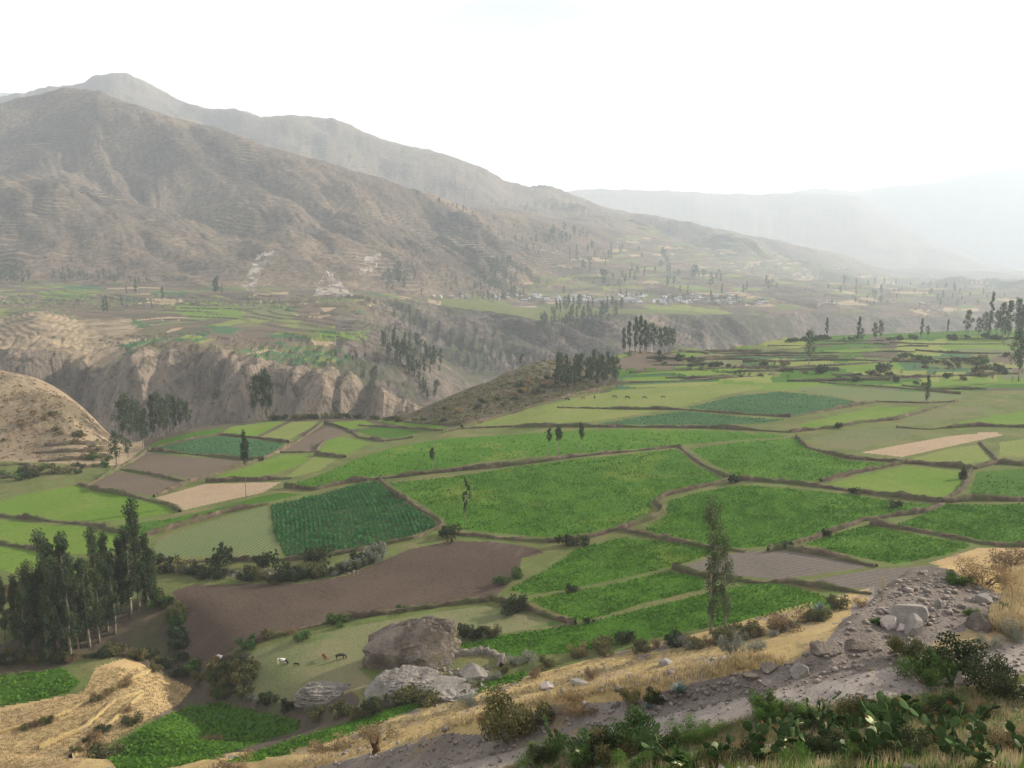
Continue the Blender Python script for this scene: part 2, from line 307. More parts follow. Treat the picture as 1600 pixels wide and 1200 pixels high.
def mountain_mat(name, c, terr=True, green=.60):
    m, nt, out = mat_new(name)
    nb = noise_node(nt, .0035, 8, .62, dist=.6); nf = noise_node(nt, .03, 7, .72)
    col = ramp(nt, nb, c)
    sp2 = ramp(nt, noise_node(nt, .09, 6, .75), [(.40, (.45,.45,.42)), (.55, (1, 1, 1)), (.68, (1.35, 1.3, 1.2))]); col = mixc(nt, .9, col, sp2, 'MULTIPLY')
    pn = noise_node(nt, .012, 8, .7); pm = ramp(nt, pn, [(green, (0,0,0)), (green + .08, (.85,)*3)])
    col = mixc(nt, pm, col, (.062,.068,.04))
    if terr:                       # old terrace lines follow the contours
        tc = nt.nodes.new("ShaderNodeTexCoord"); sx = nt.nodes.new("ShaderNodeSeparateXYZ"); nt.links.new(tc.outputs['Object'], sx.inputs[0])
        n2 = noise_node(nt, .006, 4, .5); ma = nt.nodes.new("ShaderNodeMath"); ma.operation = 'MULTIPLY_ADD'; ma.inputs[1].default_value = 60
        nt.links.new(n2, ma.inputs[0]); nt.links.new(sx.outputs[2], ma.inputs[2])
        sn = nt.nodes.new("ShaderNodeMath"); sn.operation = 'SINE'; mu = nt.nodes.new("ShaderNodeMath"); mu.operation = 'MULTIPLY'; mu.inputs[1].default_value = .75
        nt.links.new(ma.outputs[0], mu.inputs[0]); nt.links.new(mu.outputs[0], sn.inputs[0])
        msk = ramp(nt, noise_node(nt, .005, 5, .6), [(.52, (0,0,0)), (.66, (.65,)*3)])
        ln = ramp(nt, sn.outputs[0], [(.5, (0,0,0)), (.8, (1,1,1))])
        f = mixc(nt, 1.0, msk, ln, 'MULTIPLY'); col = mixc(nt, f, col, (.30,.24,.16))
    finish(nt, out, col, .95, nf, 14, .8); return m
M['mount'] = mountain_mat('mountain_scrub', [(.3,(.060,.047,.040)),(.43,(.095,.075,.060)),(.56,(.15,.115,.085)),(.7,(.24,.18,.12))])
M['farmount'] = mountain_mat('far_mountain_grass', [(.3,(.09,.075,.065)),(.5,(.15,.12,.095)),(.7,(.21,.165,.125))], False, .62)
M['wall2'] = mountain_mat('gorge_wall', [(.3,(.09,.08,.07)),(.5,(.13,.11,.095)),(.7,(.22,.18,.14))], False, .5)
M['slip'] = ground('pale_landslip', (.22,.185,.155), (.29,.25,.21), (.37,.33,.28), .02, .08, 6, patch=((.13,.105,.085), .025, .47))
PATCH = ['brownsoil', 'tan', 'olive', 'light', 'verge', 'teal', 'scrub', 'pale', 'deep']

# ------------------------------------------------------------------ fields traced in the photograph: kind, outline
FIELDS = [
 ('light',[(0,783),(60,768),(120,758),(150,767),(212,775),(250,785),(275,796),(262,802),(215,810),(155,815),(62,811),(0,805)]),
 ('light',[(0,812),(60,819),(140,824),(165,832),(205,834),(185,860),(120,866),(75,859),(0,848)]),
 ('light',[(0,853),(70,864),(100,869),(60,888),(20,896),(0,890)]),
 ('deep',[(180,822),(270,810),(330,796),(400,777),(440,769),(470,773),(400,788),(330,803),(260,825),(225,838),(200,832)]),
 ('sprout',[(245,846),(300,824),(350,807),(418,790),(425,830),(438,868),(400,872),(330,868),(260,872),(240,860)]),
 ('corn',[(422,790),(480,778),(560,756),(588,752),(620,777),(655,800),(680,815),(678,825),(640,838),(560,857),(520,867),(450,871),(442,865),(427,830)]),
 ('plough',[(268,925),(300,914),(380,912),(470,912),(540,900),(590,880),(640,858),(700,846),(770,846),(835,856),(850,864),(815,872),(812,888),(790,918),(765,938),(700,946),(600,958),(540,966),(470,980),(400,998),(340,1032),(310,1040),(295,1025),(300,990),(285,955)]),
 ('pasture',[(385,1028),(400,1016),(450,1002),(560,976),(680,957),(760,947),(830,962),(885,975),(800,987),(700,1003),(560,1045),(590,1070),(480,1098),(400,1095),(382,1075),(372,1045)]),
 ('lush',[(795,922),(860,887),(900,858),(975,840),(1050,848),(1110,858),(1110,867),(1050,886),(940,910),(870,923),(830,928)]),
 ('lush',[(825,936),(940,916),(1045,893),(1100,903),(1100,920),(1000,944),(940,963),(905,970),(850,950)]),
 ('lush',[(715,1008),(780,993),(900,977),(990,955),(1100,928),(1170,913),(1210,910),(1300,935),(1310,942),(1260,952),(1180,968),(1090,983),(1000,1001),(900,1018),(800,1027),(750,1022)]),
 ('lush',[(826,1049),(815,1064),(740,1088),(680,1100),(640,1113),(560,1145),(520,1158),(470,1172),(400,1190),(350,1192),(440,1160),(540,1130),(640,1095),(720,1074)]),
 ('deep',[(178,1165),(250,1122),(300,1103),(345,1097),(400,1112),(470,1127),(465,1140),(400,1163),(340,1183),(250,1203),(190,1210),(172,1188)]),
 ('deep',[(0,1055),(100,1045),(125,1065),(108,1082),(60,1094),(0,1103)]),
 ('stubble',[(-40,1112),(130,1082),(150,1042),(200,1027),(240,1047),(300,1075),(280,1100),(200,1140),(150,1175),(100,1215),(-40,1215)]),
 ('deep',[(205,714),(250,688),(300,675),(350,668),(345,675),(280,690),(225,706)]),
 ('teal',[(245,701),(300,687),(345,681),(390,686),(445,692),(430,705),(405,717),(340,711),(232,706)]),
 ('brownsoil',[(225,710),(300,714),(380,720),(350,735),(310,749),(250,741),(194,732)]),
 ('brownsoil',[(185,737),(250,747),(290,755),(270,765),(237,774),(190,767),(137,760),(160,746)]),
 ('tan',[(242,778),(320,756),(400,754),(440,753),(410,770),(340,785),(287,797),(277,788)]),
 ('light',[(345,679),(360,667),(420,659),(448,658),(400,682)]),
 ('pale',[(404,684),(457,659),(498,658),(488,668),(448,689)]),
 ('brownsoil',[(452,699),(482,681),(512,667),(545,674),(520,685),(500,692),(493,703),(445,704)]),
 ('light',[(330,748),(400,726),(440,711),(483,710),(478,722),(440,737),(400,747)]),
 ('light',[(502,691),(530,683),(580,690),(545,709),(497,709)]),
 ('pale',[(447,745),(492,713),(526,717),(500,735),(452,747)]),
 ('light',[(512,660),(570,657),(590,665),(550,671),(522,668)]),
 ('deep',[(556,673),(600,666),(660,675),(612,685),(580,681)]),
 ('light',[(577,656),(640,656),(698,667),(680,674),(622,664)]),
 ('lush',[(450,759),(500,742),(560,717),(620,697),(700,685),(800,679),(900,673),(1000,671),(1100,673),(1210,678),(1228,683),(1130,689),(1060,696),(960,704),(880,710),(760,720),(680,735),(600,743),(540,751),(480,762)]),
 ('lush',[(608,755),(700,746),(800,731),(900,718),(1000,708),(1058,702),(1082,724),(1128,749),(1060,767),(1030,776),(1016,782),(1020,800),(985,818),(920,833),(860,840),(780,833),(702,826),(694,812),(664,790),(624,766)]),
 ('lush',[(1078,702),(1150,691),(1248,685),(1272,706),(1320,720),(1400,725),(1350,736),(1290,751),(1240,751),(1150,743),(1112,725)]),
 ('lush',[(1044,783),(1100,768),(1160,758),(1240,764),(1330,773),(1400,784),(1465,789),(1440,797),(1350,808),(1280,832),(1220,852),(1150,857),(1050,842),(1008,827),(1042,805)]),
 ('light',[(1292,757),(1350,742),(1420,728),(1495,735),(1503,747),(1495,770),(1470,777),(1380,769)]),
 ('lush',[(1258,850),(1330,827),(1360,821),(1430,835),(1518,852),(1480,867),(1400,881),(1340,870)]),
 ('lush',[(1402,820),(1480,789),(1700,788),(1700,852),(1540,845),(1450,831)]),
 ('deep',[(1527,737),(1600,732),(1700,730),(1700,778),(1512,776)]),
 ('greysoil',[(1062,886),(1110,872),(1160,862),(1232,860),(1330,878),(1355,886),(1300,894),(1220,906),(1150,899),(1100,892)]),
 ('greysoil',[(1272,906),(1360,890),(1450,884),(1490,890),(1500,900),(1420,918),(1330,920),(1275,911)]),
 ('stubble',[(1450,880),(1530,856),(1600,856),(1700,850),(1700,890),(1540,890),(1500,890)]),
 ('olive',[(1268,684),(1330,672),(1400,667),(1438,671),(1420,682),(1340,703),(1292,699)]),
 ('tan',[(1345,707),(1400,696),(1480,682),(1555,674),(1568,680),(1500,694),(1410,714)]),
 ('pale',[(1422,717),(1480,702),(1528,695),(1548,720),(1500,726)]),
 ('pale',[(1562,691),(1600,686),(1700,684),(1700,720),(1562,712)]),
 ('teal',[(930,663),(1010,650),(1070,642),(1150,651),(1228,656),(1180,663),(1060,664)]),
 ('teal',[(1072,637),(1150,619),(1220,612),(1300,620),(1348,630),(1290,642),(1240,650),(1150,644)]),
 ('light',[(1242,666),(1300,651),(1370,635),(1438,636),(1400,650),(1310,666),(1270,671)]),
 ('sprout',[(1235,608),(1290,602),(1370,608),(1440,613),(1515,618),(1500,624),(1440,627),(1360,626),(1290,616)]),
 ('olive',[(1408,655),(1452,643),(1530,632),(1552,637),(1500,646),(1440,664)]),
 ('light',[(1452,669),(1520,656),(1600,642),(1700,638),(1700,662),(1530,665),(1480,671)]),
 ('pale',[(724,667),(800,647),(850,633),(960,610),(1060,603),(1140,600),(1198,604),(1120,620),(1060,636),(1000,647),(930,658),(860,662),(760,665)]),
 ('yellow',[(966,602),(1050,598),(1130,597),(1112,601),(1000,606)]),
 ('light',[(972,592),(1000,584),(1100,578),(1142,579),(1240,572),(1160,585),(1050,594),(980,597)]),
 ('light',[(987,579),(1060,573),(1130,572),(1110,576),(1000,583)]),
 ('light',[(1362,602),(1440,596),(1540,590),(1556,600),(1500,611),(1420,607)]),
 ('yellow',[(1152,564),(1210,560),(1300,564),(1308,570),(1240,573)]),
 ('light',[(1282,547),(1340,545),(1400,544),(1380,550),(1300,553)]),
 ('yellow',[(1330,582),(1400,578),(1460,580),(1420,586),(1350,588)]),
 # beyond the gorge
 ('light',[(272,476),(300,470),(370,471),(382,497),(300,498),(275,488)]),
 ('olive',[(378,472),(440,472),(460,496),(388,498)]),
 ('brownsoil',[(452,470),(490,470),(512,493),(470,497)]),
 ('teal',[(180,540),(240,528),(270,530),(200,545)]),
 ('teal',[(360,545),(450,540),(545,548),(555,570),(460,572),(390,556)]),
 ('light',[(500,520),(580,516),(570,530),(500,534)]),
 ('light',[(60,455),(160,452),(140,470),(70,476)]),
 ('slip',[(490,462),(500,440),(512,415),(524,425),(535,445),(552,462),(525,464)]),
 ('slip',[(375,452),(392,420),(402,398),(428,392),(424,408),(408,425),(398,455)]),
 ('slip',[(560,430),(572,398),(598,395),(590,415),(575,428)]),
 # foreground
 ('road',[(620,1215),(720,1195),(850,1160),(1000,1128),(1100,1103),(1200,1082),(1300,1062),(1420,1037),(1520,1018),(1600,1000),(1700,985),(1700,1040),(1600,1058),(1500,1075),(1420,1088),(1350,1103),(1250,1112),(1150,1125),(1050,1148),(1000,1162),(900,1185),(800,1215)]),
 ('gravel',[(440,1215),(520,1192),(600,1174),(700,1146),(760,1148),(860,1102),(1000,1094),(1060,1072),(1120,1060),(1235,1036),(1290,1004),(1322,962),(1345,935),(1400,905),(1440,900),(1500,905),(1570,930),(1575,960),(1480,990),(1420,1036),(1200,1085),(1000,1130),(850,1162),(720,1197),(600,1215)]),
 ('road',[(1570,905),(1600,893),(1700,880),(1700,935),(1600,925)]),
]
NAMES = {'slip':'landslip','light':'alfalfa_field','deep':'dark_green_field','sprout':'sprouting_field','corn':'corn_field','plough':'ploughed_field','pasture':'cow_pasture','lush':'potato_field',
 'stubble':'stubble_field','teal':'bean_field','brownsoil':'ploughed_field','tan':'fallow_field','pale':'meadow','greysoil':'ploughed_field','olive':'fallow_field','yellow':'yellow_green_field','road':'gravel_road','gravel':'gravel_bank'}
def link(name, mesh, parent=None):
    o = bpy.data.objects.new(name, mesh); COL.objects.link(o)
    if parent: o.parent = parent
    return o
def mesh_np(name, V, Fq, mats, midx=None, smooth=True):
    me = bpy.data.meshes.new(name); V = np.ascontiguousarray(V, np.float32); Fq = np.ascontiguousarray(Fq, np.int32); n = Fq.shape[1]
    me.vertices.add(len(V)); me.vertices.foreach_set('co', V.ravel())
    me.loops.add(Fq.size); me.loops.foreach_set('vertex_index', Fq.ravel())
    me.polygons.add(len(Fq)); me.polygons.foreach_set('loop_start', np.arange(0, Fq.size, n, dtype=np.int32))
    me.polygons.foreach_set('loop_total', np.full(len(Fq), n, np.int32))
    if midx is not None: me.polygons.foreach_set('material_index', np.asarray(midx, np.int32))
    if smooth: me.polygons.foreach_set('use_smooth', np.ones(len(Fq), bool))
    for m in mats: me.materials.append(m)
    me.update(calc_edges=True); return me

side = .74 * (1.9 / .74) ** (np.arange(1, 46) / 45)
acol = np.concatenate([-side[::-1], np.linspace(-.74, .74, 1250), side]); NA = len(acol)
Yk, Zk = knots(acol)
SUB = [14, 90, 34, 14, 40, 14, 110, 75, 60, 44, 40, 60, 18, 14, 60, 46, 22, 44, 34, 60, 26, 70, 22, 60, 10, 34, 6, 22, 6]
rowsY = []; rowK = []
for k in range(K - 1):
    n = SUB[k]
    for j in range(n):
        t = j / n; rowsY.append(Yk[k] * (1 - t) + Yk[k + 1] * t); rowK.append(k)
rowsY.append(Yk[-1]); rowK.append(K - 2)
GY = np.array(rowsY); GX = GY * acol[None]; NR = len(rowsY)
GZ = np.empty_like(GY)
for r in range(NR): GZ[r] = Hraw(GX[r], GY[r], None, Yk, Zk)
GZ += CAMZ
def hit(pts, y0=3.0, y1=17500):    # where the sight line through a point of the photograph meets the land
    P = np.array(pts, float).reshape(-1, 2); res = []
    for c in range(0, len(P), 400):
        p = P[c:c + 400]; a, e = px2dir(p[:, 0], p[:, 1]); a = np.clip(a, acol[0] + 1e-4, acol[-1] - 1e-4)
        i = np.searchsorted(acol, a) - 1; f = (a - acol[i]) / (acol[i + 1] - acol[i])
        Yc = GY[:, i] * (1 - f) + GY[:, i + 1] * f; Zc = GZ[:, i] * (1 - f) + GZ[:, i + 1] * f - CAMZ
        ok = (Yc >= y0) & (Yc <= y1); d = Zc - e * Yc; below = ok & (d >= 0)
        any_ = below.any(0); last = np.where(ok, d / Yc, -9).argmax(0); k = np.where(any_, below.argmax(0), last)   # no hit: the brow the line grazes
        n = np.arange(len(p)); k0 = np.maximum(k - 1, 0); d1 = d[k, n]; d0 = d[k0, n]; t = np.where(any_ & (d0 < 0), d0 / np.where(d0 - d1 == 0, 1, d0 - d1), 1.0)
        y = Yc[k0, n] * (1 - t) + Yc[k, n] * t; z = Zc[k0, n] * (1 - t) + Zc[k, n] * t
        res.append(np.stack([a * y, y, z + CAMZ], 1))
    return np.concatenate(res)
V = np.stack([GX, GY, GZ], -1).reshape(-1, 3)
ii = np.arange(NR * NA).reshape(NR, NA)
Q = np.stack([ii[:-1, :-1], ii[:-1, 1:], ii[1:, 1:], ii[1:, :-1]], -1).reshape(-1, 4)
cx = (GX[:-1, :-1] + GX[1:, 1:]).ravel() / 2; cy = (GY[:-1, :-1] + GY[1:, 1:]).ravel() / 2
cz = (GZ[:-1, :-1] + GZ[1:, 1:]).ravel() / 2 - CAMZ
ca = cx / cy; ck = np.repeat(np.array(rowK[:-1]), NA - 1)
dz = (GZ[1:, :-1] - GZ[:-1, :-1]).ravel(); dyy = (GY[1:, :-1] - GY[:-1, :-1]).ravel(); slope = dz / np.maximum(dyy, .01)
# base regions: (object name, material)
REG = ['near_hillside', 'valley_floor', 'gorge', 'terraced_bench', 'mountain', 'far_mountains', 'golden_hill', 'dark_spur', 'far_valley']
SLOTS = {n: [] for n in REG}
reg = np.zeros(len(cx), int); mi = np.zeros(len(cx), int)
MI = list(M.keys()); mid = lambda n: MI.index(n)
wob = 12 * fbm(cx / 20, cy / 20, 3, 99)
reg[ck >= 6] = 1
mi[:] = mid('hill'); mi[ck < 2] = mid('nearsoil'); mi[(ck >= 6)] = mid('verge'); 
mi[(ck < 2) & (ca < -.13)] = mid('hill')
m_ = (ck >= 11) & (ck < 17); reg[m_] = 2; mi[m_] = mid('cliff')
m_ = (ck == 10) & (ca < -.425); reg[m_] = 6; mi[m_] = mid('lithill')
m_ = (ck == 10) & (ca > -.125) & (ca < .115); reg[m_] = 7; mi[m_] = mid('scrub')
m_ = (ck == 10) & (ca >= -.425) & (ca <= -.125); mi[m_] = mid('scrub')
m_ = (ck >= 14) & (ck < 18) & (ca < -.08); reg[m_] = 3; mi[m_] = mid('verge')
m_ = (ck >= 15) & (ck < 17) & (ca >= -.155); reg[m_] = 2; mi[m_] = mid('wall2')
m_ = (ck == 14) & (ca >= -.2); reg[m_] = 2; mi[m_] = mid('wall2')
m_ = (ck >= 18) & (ck <= 20); reg[m_] = 4; mi[m_] = mid('mount')
m_ = (ck == 17) & (ca >= -.08); reg[m_] = 8; mi[m_] = mid('verge')
m_ = (ck > 20); reg[m_] = 5; mi[m_] = mid('farmount')
def patchy(mask, step, w, seed, choice, zamp, zl):
    zn = cz[mask] + zamp * fbm(cx[mask] / zl, cy[mask] / zl, 2, seed)
    s = np.floor(zn / step + .001); xx = np.floor((cx[mask] + 20 * fbm(cx[mask] / 60, cy[mask] / 60, 2, 8)) / w + _h(s, s * 0, 5) * 7)
    yy = np.floor(cy[mask] / (w * 1.6) + _h(xx, xx * 0, 9) * 3)
    h = _h(xx * 3 + s * 7, yy, seed + 1); c = np.array([mid(n) for n in choice]); mi[mask] = c[(h * len(choice)).astype(int) % len(choice)]
patchy((reg == 3), 2.0, 60, 5, ['olive','brownsoil','scrub','tan','bank','scrub','olive','pale','brownsoil','bank','teal','brownsoil','verge'], 0, 150)
def strips(mask, w, choice, seed):
    x, y = cx[mask], cy[mask]; q = np.floor(strip(x, y)); xx = np.floor((x + 25 * fbm(x / 70, y / 70, 2, 8) - y * .4) / w + _h(q, q * 0, 5) * 7)
    h = _h(xx * 5 + q * 11, q, seed); c = np.array([mid(n) for n in choice]); mi[mask] = c[(h * len(choice)).astype(int) % len(choice)]
strips((reg == 1) & (ck >= 9) & (ca > .1) & (cy > 560), 48, ['olive','brownsoil','yellow','pale','light','scrub','olive','light','deep','deep','verge','teal'], 15)
lowm = (ck >= 17) & (ck <= 21) & (ca > .0 - .0) & (cy > 1800) & (cx + wob * 6 > (cz + 130) * 3.3 - 50)
reg[lowm] = 8
patchy(lowm, 6, 110, 33, ['olive','mount','scrub','olive','brownsoil','brownsoil','verge','pale','tan','scrub','scrub','farmount','farmount','farmount','mount'], 5, 200)
sm = (slope > .5) & (reg == 3); mi[sm] = mid('scrub')
m_ = (reg == 3) & (ck == 14) & (ca > -.47) & (ca < -.40); 
# golden knoll on the bench at the far left
m_ = (reg == 3) & (cy + wob * 6 < 1140) & (ca + .003 * wob < -.43); mi[m_] = mid('lithill')
# ravine scrub at the lower left
rv = seg_dist(cx, cy, RAV); m_ = (reg <= 1) & (rv < 13 + wob * .4) & (cy > 160); mi[m_] = mid('scrub')
fid = np.full(len(cx), -1)
FW = []
for n, (kind, P) in enumerate(FIELDS):
    W3 = hit(densify(P, 5, True)); W2 = W3[:, :2]; FW.append(W2)
    lo = W2.min(0); hi = W2.max(0)
    c = np.where((cx > lo[0]) & (cx < hi[0]) & (cy > lo[1]) & (cy < hi[1]))[0]
    if kind == 'gravel': c = c[(fid[c] < 0)]
    c = c[inside(cx[c], cy[c], W2)]
    c = c[(slope[c] < .22) | (kind == 'slip') | (cy[c] < 600)]
    if kind == 'slip': c = c[fbm(cx[c] / 14 + cy[c] / 60, cy[c] / 40, 4, 91) > -.28]
    fid[c] = n
def emit(name, mask, kind='structure'):
    f = np.where(mask)[0]
    if not len(f): return
    q = Q[f]; u, inv = np.unique(q, return_inverse=True); used = np.unique(mi[f])
    remap = np.zeros(len(MI), int); remap[used] = np.arange(len(used))
    me = mesh_np(name, V[u], inv.reshape(q.shape), [M[MI[i]] for i in used], remap[mi[f]])
    o = link(name, me); o['kind'] = kind; return o
for n, (kind, P) in enumerate(FIELDS):
    m_ = fid == n; mi[m_] = mid(kind); emit(NAMES[kind], m_)
# the hillside beside and behind the viewpoint
ax, ay = np.meshgrid(np.linspace(-70, 70, 141), np.linspace(-30, 38, 69)); yy_ = np.maximum(np.maximum(ay, np.abs(ax) / 1.88), 1.5)
az = Hraw(np.clip(ax / yy_, -1.88, 1.88).ravel() * yy_.ravel(), yy_.ravel()).reshape(ax.shape) + CAMZ; az = np.where(ay < 1.5, az + (1.5 - ay) * .35, az)
ai = np.arange(ax.size).reshape(ax.shape); aq = np.stack([ai[:-1, :-1], ai[:-1, 1:], ai[1:, 1:], ai[1:, :-1]], -1).reshape(-1, 4)
mx_, my_ = (ax[:-1, :-1] + .5).ravel(), (ay[:-1, :-1] + .5).ravel(); keep = (np.abs(mx_) > 1.8 * my_) | (my_ < 1.6)
o = link('hillside_behind', mesh_np('hillside_behind', np.stack([ax, ay, az], -1).reshape(-1, 3), aq[keep], [M['nearsoil']])); o['kind'] = 'structure'
for r, nm in enumerate(REG): emit(nm, (reg == r) & (fid < 0))

# ------------------------------------------------------------------ helpers for things
def tagt(o, label, cat, group=None, kind=None):
    o['label'] = label; o['category'] = cat
    if group: o['group'] = group
    if kind: o['kind'] = kind
    return o
def empty(name, loc=(0, 0, 0), rz=0):
    o = bpy.data.objects.new(name, None); COL.objects.link(o); o.location = loc; o.rotation_euler = (0, 0, rz); o.empty_display_size = .2; return o
def copy_tree(src, parent=None):
    c = src.copy(); COL.objects.link(c); c.parent = parent
    for ch in list(src.children): copy_tree(ch, c)
    return c
class MB:
    def __init__(s): s.v = []; s.f = []; s.m = []
    def add(s, vs, fs, m=0):
        b = len(s.v); s.v += [tuple(p) for p in vs]; s.f += [tuple(i + b for i in f) for f in fs]; s.m += [m] * len(fs)
    def tube(s, pts, rad, n=6, m=0, cap=True):
        rings = []; pts = [Vector(p) for p in pts]
        for i, p in enumerate(pts):
            d = (pts[min(i + 1, len(pts) - 1)] - pts[max(i - 1, 0)]).normalized()
            u = d.orthogonal().normalized(); w = d.cross(u)
            rings.append([p + (u * math.cos(2 * math.pi * k / n) + w * math.sin(2 * math.pi * k / n)) * rad[i] for k in range(n)])
        vs = [q for r in rings for q in r]; fs = []
        for i in range(len(pts) - 1):
            for k in range(n): fs.append((i * n + k, i * n + (k + 1) % n, (i + 1) * n + (k + 1) % n, (i + 1) * n + k))
        if cap: fs.append(tuple(range(n))[::-1]); fs.append(tuple((len(pts) - 1) * n + k for k in range(n)))
        s.add(vs, fs, m)
    def box(s, x0, x1, y0, y1, z0, z1, m=0):
        s.add([(x0,y0,z0),(x1,y0,z0),(x1,y1,z0),(x0,y1,z0),(x0,y0,z1),(x1,y0,z1),(x1,y1,z1),(x0,y1,z1)],
              [(0,3,2,1),(4,5,6,7),(0,1,5,4),(1,2,6,5),(2,3,7,6),(3,0,4,7)], m)
    def mesh(s, name, mats, smooth=False):
        me = bpy.data.meshes.new(name); me.from_pydata(s.v, [], s.f)
        for m in mats: me.materials.append(m)
        me.polygons.foreach_set('material_index', s.m)
        if smooth: me.polygons.foreach_set('use_smooth', [True] * len(s.f))
        me.update(); return me
def quads(C, size, up=.0, aspect=.6, seed=0, jit=.4):     # a leaf-like quad at every centre
    r = np.random.default_rng(seed); n = len(C); d = r.normal(size=(n, 3)); d[:, 2] = d[:, 2] * (1 - up) + up * 1.5
    d /= np.linalg.norm(d, axis=1)[:, None]; t = r.normal(size=(n, 3)); e = np.cross(d, t); e /= np.linalg.norm(e, axis=1)[:, None]
    sz = (np.asarray(size) * (1 - jit + 2 * jit * r.random(n)))[:, None]
    a = d * sz; b = e * sz * aspect
    Vv = np.stack([C - a * .5, C + b * .5 + a * .05, C + a * .5, C - b * .5 + a * .05], 1).reshape(-1, 3)
    return Vv, np.arange(4 * n).reshape(n, 4)
def fol_mat(name, c0, c1, c2=None, transl=.25, sc=1.5):
    m, nt, out = mat_new(name); n = noise_node(nt, sc, 3, .6)
    oi = nt.nodes.new("ShaderNodeObjectInfo")
    ad = nt.nodes.new("ShaderNodeMath"); ad.operation = 'MULTIPLY_ADD'; ad.inputs[1].default_value = .25; nt.links.new(oi.outputs['Random'], ad.inputs[0]); nt.links.new(n, ad.inputs[2])
    col = ramp(nt, ad.outputs[0], [(.4, c0), (.62, c1), (.85, c2 or c1)])
    finish(nt, out, col, .7, transl=transl); return m
M['euc'] = fol_mat('eucalyptus_leaves', (.028,.048,.022), (.05,.075,.035), (.075,.10,.05), sc=.25)
M['eucpale'] = fol_mat('hazy_grove_leaves', (.06,.085,.045), (.085,.11,.06), (.11,.135,.075), sc=.25)  # paler leaves for far trees, distance haze mixed into the colour
M['euclight'] = fol_mat('young_eucalyptus_leaves', (.05,.075,.026), (.08,.11,.042), (.115,.145,.062), sc=.5)
M['bgreen'] = fol_mat('bush_green', (.035,.075,.02), (.06,.11,.03), (.09,.14,.04))
M['bdark'] = fol_mat('bush_dark', (.022,.035,.015), (.04,.055,.024), (.065,.07,.035))
M['bolive'] = fol_mat('bush_olive', (.07,.075,.03), (.11,.11,.045), (.16,.14,.06))
M['bgrey'] = fol_mat('bush_grey', (.13,.14,.11), (.19,.20,.16), (.24,.25,.20))
M['bdry'] = fol_mat('bush_dry', (.13,.095,.055), (.20,.14,.075), (.28,.20,.10))
M['weed'] = fol_mat('weed_green', (.06,.12,.025), (.09,.17,.035), (.13,.20,.05), .35)
M['crop'] = fol_mat('crop_leaves', (.042,.112,.010), (.058,.145,.014), (.082,.172,.020), .3, .12)
M['cropteal'] = fol_mat('bean_leaves', (.025,.085,.028), (.035,.11,.036), (.05,.13,.045), .3, .12)
M['corn_l'] = fol_mat('row_crop_leaves', (.022,.095,.028), (.03,.125,.036), (.045,.15,.045), .3, .2)
M['strawg'] = fol_mat('dry_grass_blades', (.27,.21,.11), (.38,.30,.17), (.46,.38,.23), .3, .4)
M['bark'] = ground('bark', (.16,.13,.10), (.24,.20,.16), (.32,.28,.23), .8, 6, .05)
M['deadwood'] = ground('dead_wood', (.06,.04,.025), (.10,.065,.04), (.15,.10,.06), 1.5, 8, .05)
M['rockbrown'] = ground('brown_tuff_rock', (.10,.082,.066), (.19,.16,.135), (.31,.27,.235), .22, 1.2, .8, 1.0, patch=((.17,.15,.09), .22, .57))
M['rockpale'] = ground('pale_tuff_rock', (.13,.118,.105), (.22,.20,.18), (.31,.285,.26), .15, .8, .6, 1.0, patch=((.17,.145,.11), .2, .60))
M['rockgrey'] = ground('grey_boulder', (.19,.175,.155), (.25,.23,.205), (.30,.28,.25), .7, 5, .08, .8)
M['rockpink'] = ground('pinkish_boulder', (.38,.32,.29), (.46,.39,.36), (.52,.45,.42), .7, 5, .05, .7)
M['stone'] = ground('loose_stone', (.125,.105,.09), (.19,.165,.145), (.31,.275,.245), 1.7, 9, .05, .6)

# ------------------------------------------------------------------ dry stone walls and earth banks
def make_wall(label, P, h=1.5, w=.8, cat='dry stone wall', name='dry_stone_wall', group=None, mat='bank'):
    W3 = hit(densify(P, 8)); pts = [W3[0]]
    for p in W3[1:]:
        d = np.linalg.norm(p - pts[-1])
        if d > 40: continue
        st = max(1.1, p[1] / 260); k = max(1, int(d / st))
        q0 = pts[-1]
        for j in range(1, k + 1): pts.append(q0 + (p - q0) * (j / k))
    A = np.array(pts); n = len(A)
    if n < 3: return
    kx = np.arange(n) * .9
    T = np.gradient(A[:, :2], axis=0); T /= np.linalg.norm(T, axis=1)[:, None] + 1e-9; Nn = np.stack([-T[:, 1], T[:, 0]], 1)
    sd_ = len(P) * 13 + int(P[0][0]); A[:, :2] += Nn * (.5 * fbm(kx / 6, kx * 0, 3, sd_))[:, None]
    prof = [(-1.25, -.35), (-.9, .6), (-.5, .95), (.0, .88), (.5, 1.0), (.85, .55), (1.25, -.35)]
    Vv = []
    hh = h * np.clip(.85 + .9 * fbm(kx / 8, kx * 0 + 3, 4, sd_ + 1), .12, 1.6)
    for j, (o_, z_) in enumerate(prof):
        ox = o_ * w * (1 + .5 * vnoise(kx * 1.3, kx * 0 + j, sd_ + 2)); oz = z_ * hh * (1 + .4 * vnoise(kx * 1.7, kx * 0 + j * 3, sd_ + 3))
        x = A[:, 0] + Nn[:, 0] * ox; y = A[:, 1] + Nn[:, 1] * ox
        Vv.append(np.stack([x, y, H(x, y) * .35 + H(A[:, 0], A[:, 1]) * .65 + oz], 1))
    Vv = np.stack(Vv, 1); m_ = len(prof); ii_ = np.arange(n * m_).reshape(n, m_)
    Fq = np.stack([ii_[:-1, :-1], ii_[1:, :-1], ii_[1:, 1:], ii_[:-1, 1:]], -1).reshape(-1, 4)
    c0 = A.mean(0); me = mesh_np(name, Vv.reshape(-1, 3) - c0, Fq, [M[mat]], smooth=False); o = link(name, me); o.location = c0
    return tagt(o, label, cat, group, 'thing')
